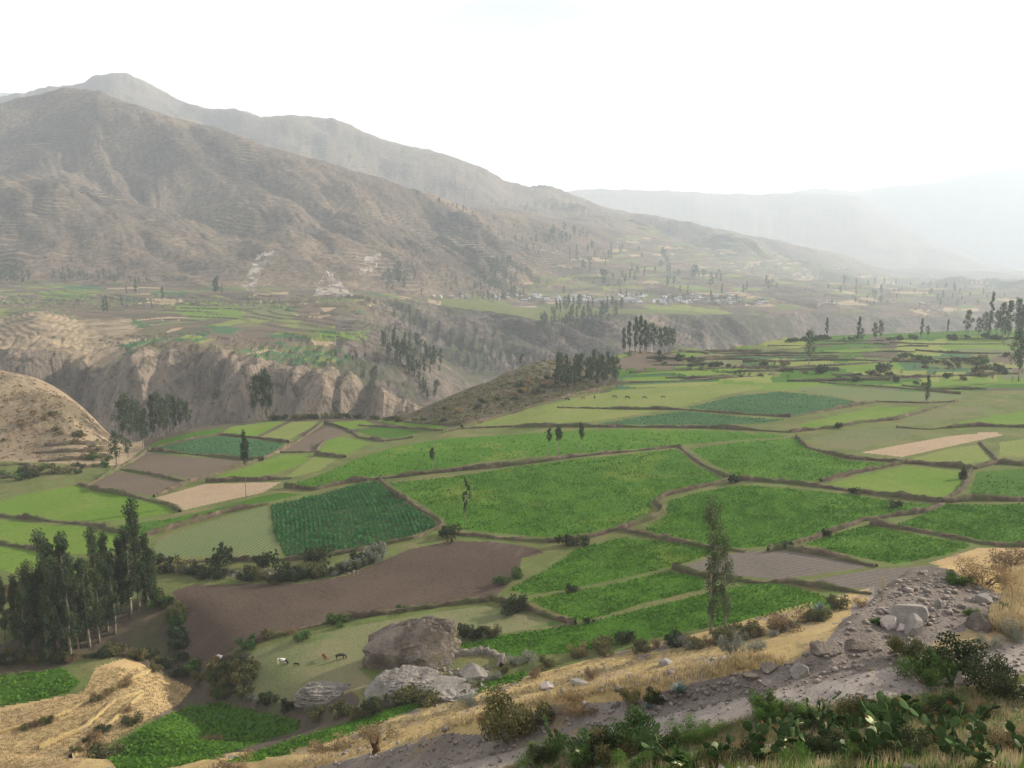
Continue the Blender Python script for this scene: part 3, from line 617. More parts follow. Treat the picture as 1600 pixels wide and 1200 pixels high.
WALLS = [
 ('wall below the bright green field at the left edge of the valley', [(0,807),(62,813),(150,821),(175,831),(210,838)]),
 ('curved dark wall above the bright green field, below two brown fields', [(122,757),(150,766),(212,777),(262,789),(282,800)]),
 ('short wall between two light green fields behind the tall dark grove', [(0,850),(75,863),(105,868)]),
 ('thin wall between the upper and lower brown ploughed fields', [(190,734),(250,744),(293,754)]),
 ('wall between the blue-green bean field and the brown field below it', [(238,703),(320,712),(380,719),(410,720)]),
 ('wall along the upper edge of the bean field, under the small green fields', [(245,698),(300,685),(345,680),(400,685),(450,692)]),
 ('rim wall running up from the round bush to the tall trees, beside brown fields', [(135,760),(170,742),(205,720),(235,702)]),
 ('slanting wall climbing from the tan field to the small meadows near the cliff', [(240,777),(293,755),(350,736),(405,720),(450,700),(505,662)]),
 ('level wall above the tan fallow field and its slim lone tree', [(322,753),(400,751),(455,748)]),
 ('zigzag wall around small green fields under the eroded cliff', [(508,660),(545,672),(560,684),(600,690),(645,684)]),
 ('dark wall below the small grey-brown field near the cliff', [(438,708),(495,706),(506,692)]),
 ('short dark wall under the little green field near the cliff', [(493,711),(540,715)]),
 ('long wall above the striped row-crop field and the big central potato field', [(445,762),(490,766),(540,755),(590,749),(680,739),(800,728),(900,714),(1000,704),(1062,698)]),
 ('stone-topped wall curving down the right side of the striped row-crop field', [(592,749),(620,774),(660,798),(688,815),(690,824),(650,840),(560,860),(500,872)]),
 ('scrubby bank along the foot of the striped row-crop field above the dark ploughed field', [(500,872),(440,876),(350,876),(260,882)]),
 ('wall down the right-hand side of the big central potato field', [(1062,698),(1090,722),(1120,738),(1145,749)]),
 ('winding wall with an S-bend below the big central potato field', [(1145,749),(1090,763),(1040,775),(1025,784),(1036,800),(1020,811),(975,827),(920,840),(860,847),(780,841),(700,833)]),
 ('straight wall above the large potato field right of centre', [(1145,749),(1240,756),(1380,774),(1472,786)]),
 ('wall at the right edge between two dark green fields', [(1472,786),(1520,781),(1600,783),(1660,786)]),
 ('very long level wall separating the lower potato fields from the bean fields', [(690,676),(720,670),(800,667),(900,667),(1000,668),(1120,669),(1235,676)]),
 ('wall curving from the long level wall towards the tree shadowed meadow', [(1235,676),(1290,670),(1350,660),(1400,656),(1450,641),(1495,627)]),
 ('curved wall under the olive and pinkish fallow fields', [(1245,682),(1262,700),(1320,716),(1410,723),(1500,731),(1522,733),(1560,724),(1620,729)]),
 ('bushy bank slanting between two potato fields toward the grey ploughed plots', [(1475,787),(1440,801),(1350,814),(1280,838),(1230,856),(1200,862)]),
 ('low wall between the right-hand dark green field and the potato field below', [(1360,819),(1450,833),(1535,849),(1600,856)]),
 ('wall above the upper of three potato fields behind the tall tree', [(975,829),(1050,845),(1110,857),(1165,862)]),
 ('dark wall between the grey ploughed plot and the potato field on its right', [(1230,858),(1290,868),(1370,886)]),
 ('dark bank below the grey ploughed plots behind the tall tree', [(1050,889),(1100,901),(1180,911),(1230,910),(1300,922),(1370,930)]),
 ('bank between the dark ploughed field end and the cow pasture beside the round bush', [(765,938),(800,946),(850,962),(900,976)]),
 ('low straw-topped bank between the dark ploughed field and the cow pasture', [(345,1037),(400,1004),(460,986),(540,968),(660,951),(765,938)]),
 ('bushy wall end running up past two bushes in the right-hand fields', [(1515,737),(1508,755),(1498,770),(1472,784)]),
 ('pinkish stony bank between two potato fields right of centre', [(1282,753),(1340,739),(1412,724)]),
 ('short double wall across the pale meadow at the right', [(1530,692),(1545,706),(1560,723)]),
 ('long wall over the pinkish fallow strip, under the bright field at the right', [(1400,668),(1450,671),(1530,666),(1600,668),(1680,672)]),
 ('pale rim bank along the upper edge of the far grazing meadow', [(722,669),(790,648),(850,630),(900,617),(960,606)]),
 ('wall above the olive sprouting rows in the far fields', [(1280,598),(1400,606),(1500,616)]),
 ('thin wall between the two bean fields', [(870,637),(1000,640),(1060,640),(1150,647),(1235,652)]),
 ('stony bank rising between the bean field and the green field beside it', [(1235,652),(1300,640),(1370,628)]),
 ('wall under the far green strips beside the dark grove', [(965,599),(1060,596),(1150,590),(1210,584)]),
 ('short wall under the sprouting rows beside the slim field tree', [(1370,628),(1440,630),(1490,628)]),
 ('thin wall between the two bright green strips beside the far grove', [(985,583),(1060,578),(1130,576),(1200,573)]),
 ('far bank across the upper plateau fields below the broad lone tree', [(1150,575),(1230,575),(1330,570),(1430,562),(1530,560)]),
 ('far wall over the green field at the right of the plateau', [(1330,592),(1440,590),(1560,584)]),
 ('far bank crossing the plateau fields behind the broad lone tree', [(1080,560),(1180,556),(1260,556),(1380,557)]),
 ('dark field wall at the plateau edge right of the tall grove', [(1000,552),(1100,550),(1200,549),(1300,541)]),
 ('terrace wall under the dark spur, uppermost of three', [(600,655),(660,662),(720,664)]),
 ('terrace wall under the dark spur, middle of three', [(560,665),(620,668),(690,673)]),
 ('low straw-coloured path bank beside the sprouting rows', [(228,838),(300,818),(350,802),(418,788)]),
 ('uppermost terrace wall at the foot of the golden hill', [(70,697),(110,694),(165,694)]),
 ('second terrace wall at the foot of the golden hill', [(55,708),(110,706),(168,705)]),
 ('third terrace wall at the foot of the golden hill', [(60,722),(115,718),(170,714)]),
 ('long lowest terrace wall at the foot of the golden hill', [(0,748),(50,744),(100,736),(160,728)]),
 ('short terrace wall at the left edge below the golden hill', [(0,728),(35,726),(60,734)]),
 ('stubble terrace bank, upper of the three in the lower left', [(0,1145),(80,1125),(160,1085),(235,1048)]),
 ('stubble terrace bank, middle of the three in the lower left', [(60,1170),(130,1140),(180,1095),(222,1080)]),
 ('stubble terrace bank, lowest of the three beside the dark crop', [(110,1185),(170,1130),(222,1085)]),
]
for lab, P in WALLS:
    vm = sum(p[1] for p in P) / len(P)
    make_wall(lab, P, h=.7 if 'stubble' in lab else 1.3 if vm > 900 else 1.5, w=.45 if 'stubble' in lab else .55 if vm > 900 else .68 if vm > 640 else 1.0, mat='hill' if 'stubble' in lab else 'bank')

M['darkbank'] = ground('shaded_earth_bank', (.05,.042,.03), (.075,.06,.042), (.11,.09,.06), .2, 1.2, .4, patch=((.05,.065,.025), .12, .5))  # darker bank colour, the shade of the wall faces is painted in
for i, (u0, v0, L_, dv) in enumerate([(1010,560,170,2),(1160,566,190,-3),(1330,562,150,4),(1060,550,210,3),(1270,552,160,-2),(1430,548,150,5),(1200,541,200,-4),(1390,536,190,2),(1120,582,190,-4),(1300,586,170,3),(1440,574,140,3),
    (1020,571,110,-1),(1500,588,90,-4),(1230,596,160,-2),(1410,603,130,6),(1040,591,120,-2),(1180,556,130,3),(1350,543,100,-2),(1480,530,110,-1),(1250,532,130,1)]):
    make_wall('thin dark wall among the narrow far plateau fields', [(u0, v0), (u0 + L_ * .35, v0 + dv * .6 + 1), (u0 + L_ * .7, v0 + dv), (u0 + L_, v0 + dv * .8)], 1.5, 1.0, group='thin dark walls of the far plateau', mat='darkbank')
# ------------------------------------------------------------------ trees
def tree_mesh(seed, kind, nleaf, lsize, hh=20.0):
    r = random.Random(seed); t = MB(); cl = []
    bend = [Vector((r.uniform(-.3, .3), r.uniform(-.3, .3), 0)) for _ in range(7)]
    pts = [Vector((0, 0, -.8))]; 
    for i in range(1, 8): pts.append(Vector((pts[-1].x + bend[i - 1].x, pts[-1].y + bend[i - 1].y, hh * .93 * i / 7)))
    rad = [(.27 if kind in ('light', 'sparse', 'top', 'poplar') else .40) * (1 - .86 * i / 7) * hh / 20 for i in range(8)]
    t.tube(pts, rad, 7)
    if kind == 'column': z0, wid, n = .16, 1.9, 24
    elif kind == 'round': z0, wid, n = .30, 4.6, 30
    elif kind == 'sparse': z0, wid, n = .38, 2.1, 13
    elif kind == 'top': z0, wid, n = .58, 2.4, 14
    elif kind == 'poplar': z0, wid, n = .22, 1.25, 22
    elif kind == 'light': z0, wid, n = .16, 1.55, 20
    for i in range(n):
        f = z0 + (1 - z0) * (i + r.random() * .8) / n; z = f * hh; k = min(6, int(f * 7 / .93)); k = min(k, 6)
        a = pts[k].lerp(pts[k + 1], min(1, max(0, (z - pts[k].z) / (pts[k + 1].z - pts[k].z))))
        g = (f - z0) / (1 - z0)
        if kind == 'column': prof = .45 + .75 * math.sin(math.pi * min(1, g * .9 + .12))
        elif kind == 'round': prof = math.sin(math.pi * min(1, .15 + .8 * g)) ** .7
        elif kind == 'top': prof = math.sin(math.pi * (.1 + .85 * g)) ** .6
        else: prof = .35 + .75 * math.sin(math.pi * min(1, g * .85 + .1))
        an = r.uniform(0, 6.28); d = wid * prof * r.uniform(.15, 1.0) * hh / 20
        c = Vector((a.x + math.cos(an) * d, a.y + math.sin(an) * d, z + d * .35))
        if d > .5: t.tube([a - Vector((0, 0, d * .5)), a.lerp(c, .6), c], [.12 * hh / 20, .08 * hh / 20, .03], 4, cap=False)
        cl.append((c, r.uniform(.75, 1.35) * (.62 if kind in ('poplar', 'sparse') else 1) * (1.25 if kind == 'round' else 1) * hh / 20))
    rr = np.random.default_rng(seed); per = nleaf // len(cl); C = []
    for c, s in cl:
        p = rr.normal(size=(per, 3)); p /= np.linalg.norm(p, axis=1)[:, None]; p *= (rr.random(per) ** .45)[:, None]
        C.append(p * np.array([s * 1.15, s * 1.15, s * 1.5]) + np.array(c))
    C = np.concatenate(C); Lv, Lf = quads(C, lsize, .0, .55, seed)
    return t, Lv, Lf
def tree_proto(seed, kind, nleaf, lsize, leaf='euc'):
    t, Lv, Lf = tree_mesh(seed, kind, nleaf, lsize)
    return t.mesh('trunk', [M['bark']], True), mesh_np('crown', Lv, Lf, [M[leaf]], smooth=False)
def tree_proto_one(seed, kind, nleaf, lsize, leaf):          # far away: one mesh
    t, Lv, Lf = tree_mesh(seed, kind, nleaf, lsize); b = len(t.v)
    me = bpy.data.meshes.new('far_tree'); me.from_pydata(t.v + [tuple(p) for p in Lv], [], t.f + [tuple(int(i) + b for i in f) for f in Lf])
    me.materials.append(M['bark']); me.materials.append(M[leaf]); me.polygons.foreach_set('material_index', [0] * len(t.f) + [1] * len(Lf)); me.update(); return me
TP = {}
for kd in ('column', 'round', 'sparse', 'top', 'poplar'):
    TP[kd, 0] = [tree_proto(10 + i, kd, 5200 if kd in ('column', 'round') else 2600, .42) for i in range(4 if kd == 'column' else 2)]
    TP[kd, 1] = [tree_proto(30 + i, kd, 1500, .75) for i in range(3)]
TP['light', 0] = [tree_proto(91, 'light', 3300, .38, 'euclight'), tree_proto(92, 'light', 3000, .40, 'euclight')]; TP['light', 1] = TP['light', 0]
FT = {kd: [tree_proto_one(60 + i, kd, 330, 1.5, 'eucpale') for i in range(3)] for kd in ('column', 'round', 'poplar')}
def place_tree(u, vb, vt, kind, label, group=None, y0=3, y1=17500, name='eucalyptus_tree', wide=1.0, lean=0, cat='tree'):
    p = hit([(u, vb)], y0, y1)[0]; eb = px2dir(u, vb)[1]; et = px2dir(u, vt)[1]; h = p[1] * (et - eb)
    h = min(h, 45); s = h / 19.5; lod = 0 if p[1] < 330 else 1 if p[1] < 1150 else 2
    if lod < 2:
        tm, cm = random.choice(TP[kind, lod]); o = empty(name, p); t = link('trunk', tm, o); c = link('crown', cm, o)
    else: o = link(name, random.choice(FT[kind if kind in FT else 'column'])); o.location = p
    o.scale = (s * wide, s * wide, s); o.rotation_euler = (0, lean, random.uniform(0, 6.28) if not lean else 0)
    return tagt(o, label, cat, group)
# tall dark grove at the lower left
gl = 'tall dark eucalyptus trees of the lower left grove'
for u, vb, vt in [(78,1000,840),(105,1000,842),(140,1010,882),(190,958,845),(30,1005,905),(52,1020,890),(155,1003,898),(152,940,832),(172,955,838),(205,962,832),(232,948,848),
                  (122,1012,872),(92,1022,885),(8,1000,905),(62,1008,900),(22,990,922),(168,985,872),(-15,1000,895),(130,985,880),(240,935,862),(180,990,890),(110,1030,905),(40,1030,925),(75,1035,930)]:
    place_tree(u, vb, vt, 'column', 'dark eucalyptus in the dense grove at the lower left of the valley', gl, 120, 290, wide=.95)
place_tree(218, 952, 793, 'column', 'tallest dark eucalyptus at the right end of the lower left grove', gl, 120, 290, wide=.8)
# grove on the rim below the cliff
g = 'eucalyptus trees on the rim below the cliff'
for u, vb, vt in [(193,694,622),(205,698,628),(215,690,632),(228,688,640),(240,684,618),(250,680,614),(262,676,618),(273,672,617),(283,670,622),(292,668,628),(223,700,650),(256,686,635)]:
    place_tree(u, vb, vt, 'round' if u % 3 else 'column', 'eucalyptus in the row on the gorge rim below the pale cliff', g, 380, 515, wide=.8)
for i, (u, vb, vt) in enumerate([(402,657,590),(411,657,582),(420,657,592)]):
    place_tree(u, vb, vt, 'round', 'eucalyptus of the close clump of three standing before the fluted cliff', 'clump of three before the cliff', 450, 545, wide=.75)
place_tree(182, 728, 678, 'round', 'round dark tree on the rim beside the small terraces, left of the brown fields', None, 380, 480, name='broadleaf_tree', wide=1.05)
place_tree(200, 715, 688, 'round', 'small bushy tree just right of the round dark tree on the rim', None, 380, 480, name='broadleaf_tree', wide=1.2)
place_tree(385, 777, 681, 'top', 'slim bare-stemmed lone tree standing in front of the tan fallow field', wide=.55)
place_tree(727, 826, 752, 'sparse', 'thin sparse see-through tree on the wall of the big central potato field', wide=.8)
place_tree(676, 739, 702, 'top', 'small lone tree with a tuft crown on the wall above the big central potato field', wide=.9)
place_tree(857, 713, 672, 'top', 'first small tree of the three on the central wall, slim with narrow crown', 'three small trees on the central wall', wide=.7)
place_tree(873, 713, 667, 'top', 'bushiest small tree of the three on the central wall, in the middle', 'three small trees on the central wall', wide=1.1)
place_tree(907, 711, 664, 'top', 'small straight tree of the three on the central wall, standing apart at the right', 'three small trees on the central wall', wide=.8)
place_tree(1110, 990, 796, 'light', 'tall slim tree with sparse crown at the foot of the dry slope, tallest in view', wide=.8)
place_tree(1131, 985, 846, 'light', 'shorter leafy tree growing close against the tall slim tree', wide=.85)
place_tree(1264, 572, 519, 'round', 'broad lone tree among the far plateau fields', None, 400, 900, wide=.8, name='broadleaf_tree')
place_tree(1447, 631, 588, 'column', 'narrow columnar tree in the shade beside the sprouting rows', None, 400, 800, wide=.75)
place_tree(1592, 596, 522, 'round', 'large dark tree at the right edge of the far fields', None, 400, 800, wide=.8, name='broadleaf_tree')
place_tree(811, 568, 546, 'sparse', 'small leaning tree on the crest of the dark spur', None, 560, 690, lean=.25)
for u, vb, vt in [(975,546,508),(984,547,502),(993,546,495),(1000,546,493),(1007,547,500),(1014,546,505),(1022,546,503),(1030,547,508),(1038,546,507),(1046,546,512),(1052,547,516)]:
    place_tree(u, vb, vt, 'column' if u < 1010 else 'round', 'tall eucalyptus in the isolated grove on the plateau edge', 'isolated grove on the plateau edge', 500, 800, wide=.8)
for i in range(22):
    u = 872 + i * 4.3 + random.uniform(-2, 2); vb = 612 - (u - 870) * .05 - random.uniform(0, 16)
    place_tree(u, vb, vb - random.uniform(34, 46), 'round' if i % 2 else 'column', 'tree of the dense grove on the dark spur behind the grazing meadow', 'dense grove on the dark spur', 450, 640, wide=.8)
for u, vb, vt, kd, lab in [(1292,524,496,'column','narrow tree left of the far right plateau trees'),(1342,534,497,'column','narrow tree behind two rounder trees on the far plateau'),
    (1346,537,514,'round','small round tree in front of a narrow one on the far plateau'),(1365,535,506,'round','low round tree between two others on the far plateau'),(1376,533,503,'round','round tree at the right of the far plateau trio'),
    (1440,527,499,'column','slim tree beside a bushy one on the far plateau'),(1449,529,510,'round','small bushy tree beside a slim one on the far plateau'),(1480,527,500,'sparse','thin pale tree on the far plateau'),
    (1512,528,487,'round','tall full tree on the far plateau near the right edge'),(1548,512,450,'poplar','tallest hazy slim tree above the right-hand plateau grove')]:
    place_tree(u, vb, vt, kd, lab, None, 500, 1100, wide=.8)
for u, vb, vt in [(1528,528,498),(1538,527,490),(1556,526,488),(1566,527,476),(1575,527,472),(1586,528,470),(1597,528,480),(1610,528,475),(1545,530,500),(1603,530,495),(1570,532,498),(1590,534,500)]:
    place_tree(u, vb, vt, 'column' if u % 2 else 'round', 'hazy tree of the plateau grove at the right edge', 'plateau grove at the right edge', 500, 1100, wide=.9)
# trees beyond the gorge, one by one
def scatter_trees(n, P, hpx, label, group, y0, y1, kinds=('column', 'round'), dens=1):
    us = [p[0] for p in P]; vs = [p[1] for p in P]; Pn = np.array(P, float); k = 0
    while k < n:
        u = random.uniform(min(us), max(us)); v = random.uniform(min(vs), max(vs))
        if not inside(np.array([u]), np.array([v]), Pn)[0]: continue
        k += 1; place_tree(u, v, v - random.uniform(*hpx), random.choice(kinds), label, group, y0, y1, wide=random.uniform(1.1, 1.7) if y0 > 1250 else random.uniform(.9, 1.3))
scatter_trees(30, [(592,545),(605,520),(650,540),(695,570),(690,600),(650,600),(600,560)], (16, 28), 'tree on the green spur running down into the gorge', 'trees on the green spur in the gorge', 700, 1300)
scatter_trees(10, [(645,600),(690,600),(680,625),(660,625)], (12, 20), 'low tree near the foot of the green spur', 'trees at the foot of the green spur', 650, 1100)
scatter_trees(14, [(590,455),(600,425),(640,425),(655,450)], (12, 22), 'slender hazy tree at the foot of the big mountain', 'trees at the foot of the big mountain', 1500, 2600)
scatter_trees(20, [(735,470),(745,430),(800,400),(820,440),(800,472)], (10, 18), 'hazy tree in the wood on the slope above the village', 'wood on the slope above the village', 1700, 3000)
scatter_trees(20, [(845,520),(850,490),(905,475),(965,480),(960,505),(900,530)], (12, 22), 'hazy tree on the far wall of the gorge below the village', 'trees on the far gorge wall', 1350, 2300)
scatter_trees(8, [(0,447),(45,447),(45,430),(0,430)], (14, 24), 'tree of the clump on the bench at the left edge', 'clump on the bench at the left edge', 1300, 1900)
scatter_trees(14, [(90,440),(230,446),(225,436),(90,428)], (8, 14), 'small tree in the line along the mountain foot', 'line of trees along the mountain foot', 1400, 1950)
scatter_trees(8, [(160,492),(170,460),(270,455),(270,486)], (12, 26), 'single tree among the bench fields at the left', 'single trees among the bench fields', 1000, 1700, ('column', 'poplar'))
scatter_trees(4, [(330,462),(350,462),(350,458),(330,458)], (16, 30), 'slim tree below the pale landslip on the mountain', 'slim trees below the landslip', 1300, 1900, ('poplar',))
scatter_trees(40, [(960,455),(900,430),(880,400),(960,385),(1040,400),(1130,430),(1240,452),(1200,462),(1050,460)], (8, 16), 'hazy tree of the loose wood behind the village', 'loose wood behind the village', 1800, 4200)
scatter_trees(16, [(760,470),(860,475),(960,472),(1090,478),(1210,482),(1210,470),(960,460),(760,455)], (7, 13), 'small tree standing between the village houses', 'trees between the village houses', 1500, 2700)
scatter_trees(16, [(860,360),(925,365),(920,380),(850,380)], (10, 16), 'faint tree of the row on the far slope', 'row of trees on the far slope', 2300, 3600)
scatter_trees(12, [(640,303),(730,330),(740,336),(650,308)], (5, 10), 'tiny tree on the skyline of the near mountain', 'tiny trees on the mountain skyline', 2300, 3400)
scatter_trees(22, [(1240,455),(1330,440),(1430,445),(1560,460),(1500,478),(1300,475)], (8, 15), 'faint tree far out on the hazy plain', 'faint trees on the hazy plain', 2200, 5000)
scatter_trees(10, [(520,540),(600,560),(590,575),(510,560)], (6, 11), 'shrubby little tree at the edge of the cliff-top field', 'little trees at the cliff-top field', 700, 1200)

# ------------------------------------------------------------------ bushes
def bush_proto(seed, mat, nleaf, lsize, flat=.8, tufty=False):
    r = np.random.default_rng(seed); n = 9; C = []
    cs = r.normal(size=(n, 3)) * np.array([.45, .45, .22]); cs[:, 2] = np.abs(cs[:, 2]) + .28
    for c in cs:
        p = r.normal(size=(nleaf // n, 3)); p /= np.linalg.norm(p, axis=1)[:, None]; p *= (r.random(len(p)) ** .4)[:, None] * r.uniform(.34, .52)
        C.append(p * np.array([1, 1, flat]) + c)
    C = np.concatenate(C); C[:, 2] = np.maximum(C[:, 2], -.05)
    Lv, Lf = quads(C, lsize, .35 if tufty else .1, .28 if tufty else .6, seed)
    b = MB()
    for i in range(7):
        c = cs[i]; b.tube([(c[0] * .1, c[1] * .1, -.15), (c[0] * .5, c[1] * .5, c[2] * .5), tuple(c)], [.035, .025, .012], 4, cap=False)
    o = len(b.v); me = bpy.data.meshes.new('bush'); me.from_pydata(b.v + [tuple(p) for p in Lv], [], b.f + [tuple(int(i) + o for i in f) for f in Lf])
    me.materials.append(M['deadwood']); me.materials.append(M[mat]); me.polygons.foreach_set('material_index', [0] * len(b.f) + [1] * len(Lf)); me.update(); return me
BK = {'g': 'bgreen', 'k': 'bdark', 'o': 'bolive', 's': 'bgrey', 'd': 'bdry', 'w': 'weed'}
BW = {'g': 'green', 'k': 'dark green', 'o': 'olive', 's': 'silvery grey', 'd': 'dry brown', 'w': 'bright green leafy'}
BQ = []
BP = {}
for k_, m_ in BK.items():
    BP[k_, 0] = [bush_proto(100 + i, m_, 3400, .085, .8, k_ in 'dsw') for i in range(2)]
    BP[k_, 1] = [bush_proto(120 + i, m_, 1100, .16, .8, k_ in 'dsw') for i in range(2)]
    BP[k_, 2] = [bush_proto(140 + i, m_, 320, .30, .8) for i in range(2)]
def place_bush(u, vb, wpx, hpx, kind, label, group=None, cat='bush', y0=3, y1=1200):
    p = hit([(u, vb)], y0, y1)[0]; s = wpx / F_PX * p[1] / 1.9; sz = hpx / F_PX * p[1] / .98
    lod = 0 if p[1] < 90 else 1 if p[1] < 260 else 2
    BQ.append((wpx * hpx + (1e6 if group is None else 0), random.choice(BP[kind, lod]), p + np.array([0, 0, -.04 * s]), (s, s, sz), random.uniform(0, 6.28), label, cat, group))
BUSH = [
 (808,1142,98,74,'o','large olive bush beside the grey gravel heap, biggest on the lower slope'),(768,1146,44,42,'d','brown twiggy bush against the left of the large olive bush'),
 (985,1096,34,24,'o','round olive bush on the dry slope, left one of two side by side'),(1018,1095,36,24,'k','dark round bush on the dry slope, right one of two side by side'),
 (1012,1166,96,58,'g','broad bright-topped green bush beside the road bend'),(950,1172,70,46,'k','dark bush joined to the left of the broad green bush'),(905,1180,60,40,'g','lower green bush among the pale cactus pads'),
 (1078,1158,62,38,'w','leafy green weeds below the road, right of the broad green bush'),(1108,1150,50,28,'w','small leafy green weeds at the near road edge'),
 (1216,1114,36,28,'w','bright green weed bush between two dark agaves by the road'),(902,1112,62,30,'d','reddish dry grass bush on the slope above the gravel'),
 (925,1062,24,24,'d','small twiggy brown bush alone on the dry slope'),(1055,1008,34,26,'k','dark rounded bush at the slope foot, left of the tall slim tree'),
 (973,1006,34,26,'k','dark twiggy bush at the field edge, like a tiny tree'),(940,1014,44,20,'o','low olive bush at the edge of the green strip'),(905,1018,34,16,'d','low dry bush at the top of the slope crest'),
 (1085,1012,30,20,'o','yellowish bush just left of the tall slim tree foot'),(1130,1000,52,24,'o','wide olive bush right behind the tall slim tree foot'),(1146,1022,44,40,'s','tall grey-green bush on the yellow grass'),
 (1186,1016,36,20,'s','pale silvery bush on the yellow grass'),(1172,992,56,24,'o','olive bush in the belt of bushes at the slope top'),(1222,988,60,30,'d','brown bush in the belt of bushes at the slope top'),
 (1262,968,40,20,'d','low straw-brown bush by the blue-grey agave'),(1311,952,34,26,'o','round olive bush left of the gravel mound'),(1342,948,26,16,'d','small dry bush at the left foot of the gravel mound'),
 (1498,912,34,22,'g','green bush behind the gravel mound'),(1536,912,80,38,'d','wide brown bush behind the gravel mound'),(1582,884,60,34,'d','brown bush at the right edge behind the gravel mound'),
 (1372,975,24,12,'g','small green tuft bush by the pink boulder'),(1518,962,24,14,'g','little green bush on the gravel mound'),(1570,958,20,18,'g','small green bush at the right foot of the gravel mound'),
 (1498,1050,104,56,'k','big dark bush hiding the end of the road'),(1418,1030,56,44,'o','yellow-brown bush left of the big dark bush'),(1450,1070,70,50,'g','green bush under the big dark bush'),
 (1572,1088,90,62,'k','large dark bush at the right edge above the path'),(1592,1000,60,40,'s','greyish weeds at the right edge'),(1548,1010,40,26,'s','low grey weeds beside the dirt patch'),
 (1528,1120,50,30,'o','olive scrub between the big dark bushes'),(1600,1180,90,60,'d','rust-brown bush in the bottom right corner'),(1480,1110,50,30,'g','green scrub above the cactus thicket'),
 (1380,1128,60,36,'g','green bush at the road end over the cacti'),(1150,1190,50,26,'d','dry brown scrub below the road'),(1090,1195,60,30,'o','olive scrub along the lower edge of the slope'),
 (345,884,50,30,'k','dark bush on the bank below the sprouting rows'),(420,886,36,24,'k','dark bush under the corner between sprouting rows and row crop'),(498,880,48,26,'k','dark bush below the striped row-crop field'),
 (703,840,36,20,'k','dark rounded bush at the corner of the central wall'),(885,852,30,18,'k','left bush of the pair below the central potato field'),(911,850,22,15,'k','right bush of the pair below the central potato field'),
 (1146,754,24,14,'k','dark bush at the wall junction right of the central potato field'),(1336,772,16,11,'k','small dark bush on the straight wall right of centre'),(1228,856,18,14,'k','round bush at the corner of the grey ploughed plot'),
 (808,954,46,30,'k','leaning dark bush at the end of the dark ploughed field'),(787,914,26,18,'g','green bush at the right tip of the dark ploughed field'),(808,902,24,18,'g','bush above the right tip of the dark ploughed field'),
 (890,924,22,12,'k','little bush between the upper potato fields'),(920,974,18,10,'k','little bush in the lower potato strip'),(524,976,38,18,'g','round green bush on the bank of the cow pasture'),
 (470,1002,30,18,'g','green bush on the pasture bank near the cows'),(388,1008,34,18,'g','leftmost green bush on the pasture bank'),(418,998,26,16,'o','olive bush on the pasture bank'),(626,955,24,10,'g','small bush on the bank above the rock outcrop'),
 (727,998,34,26,'k','dark green bush against the rock outcrop'),(750,996,26,22,'k','middle bush right of the rock outcrop'),(772,994,30,20,'o','olive bush furthest right beside the rock outcrop'),
 (692,1066,18,12,'g','green tuft bush on the pale rock slab'),(598,1034,22,16,'g','green bush at the foot of the rock outcrop'),(650,1096,70,30,'o','wide olive bush below the pale rock slab'),
 (800,1038,30,20,'s','grey bush right of the stone basin'),(826,1036,34,22,'s','silvery bush between the basin and the dry slope'),(850,1042,30,18,'o','olive bush at the end of the narrow green strip'),
 (740,1100,46,16,'s','low silvery bush along the narrow green strip'),(835,1060,26,18,'d','dry bush at the tip of the narrow green strip'),(1310,669,16,9,'k','dark bush on the far wall curve'),
 (1283,584,26,14,'k','dark bush among the far plateau fields'),(1380,582,24,16,'k','dark bush at the far right plateau fields'),(1504,748,14,18,'k','dark upright bush on the wall end at the right'),
 (1400,792,20,12,'k','bush on the slanting bank, upper of two'),(1290,838,18,12,'k','bush on the slanting bank, lower of two'),(1030,555,10,8,'k','tiny bush under the isolated grove'),
 (210,1130,34,18,'o','bush on the stubble terraces'),(150,1165,34,18,'d','dry bush low on the stubble terraces'),(165,1185,60,24,'o','dark olive bush between stubble and dark crop'),
 (590,1160,60,30,'d','dry reddish grass clump by the dead stump'),(520,1175,70,26,'d','dry reddish grass clump left of the dead stump'),(330,1160,36,16,'d','dry clump inside the dark crop field'),
 (455,990,22,12,'d','dark brown heap of brush on the pasture bank'),(370,1205,80,26,'d','brown dry bush at the bottom edge under the crop'),
]
for b in BUSH: place_bush(*b)
def hedge(P, n, kinds, w, label, group, jit=8, y0=3, y1=1200):
    D = densify(P, 20)
    for i in range(n):
        u, v = random.choice(D); k = random.choice(kinds); s = random.uniform(*w)
        place_bush(u + random.uniform(-jit, jit), v + random.uniform(-jit, jit) * .5, s, s * random.uniform(.55, .75), k, label.replace('#', BW[k]), group, y0=y0, y1=y1)
hedge([(248,888),(330,900),(420,908),(520,897),(600,872)], 46, 'kkkos', (18, 36), '# bush in the hedge on the bank above the dark ploughed field', 'hedge above the dark ploughed field', 7)
hedge([(238,935),(270,958),(282,1000),(290,1035),(335,1060),(355,1090)], 34, 'kogg', (18, 34), '# bush of the winding hedge left of the dark ploughed field', 'hedge left of the dark ploughed field')
hedge([(345,1065),(370,1045),(380,1090),(440,1112),(560,1122),(620,1095)], 40, 'kkoso', (18, 36), '# bush of the hedge below the cow pasture', 'hedge below the cow pasture')
hedge([(340,1050),(365,1040),(385,1070)], 14, 'kod', (26, 44), '# bush of the big clump at the corner of the cow pasture', 'clump at the corner of the cow pasture', 14)
hedge([(0,1035),(60,1030),(130,1030),(190,1022),(250,1035),(310,1070)], 34, 'koodk', (18, 34), '# bush along the foot of the dark lower left grove', 'bushes under the lower left grove', 8)
hedge([(0,930),(60,925),(130,905),(200,900)], 26, 'kkd', (20, 36), '# scrub bush on the bank behind the dark grove', 'scrub behind the dark grove', 14)
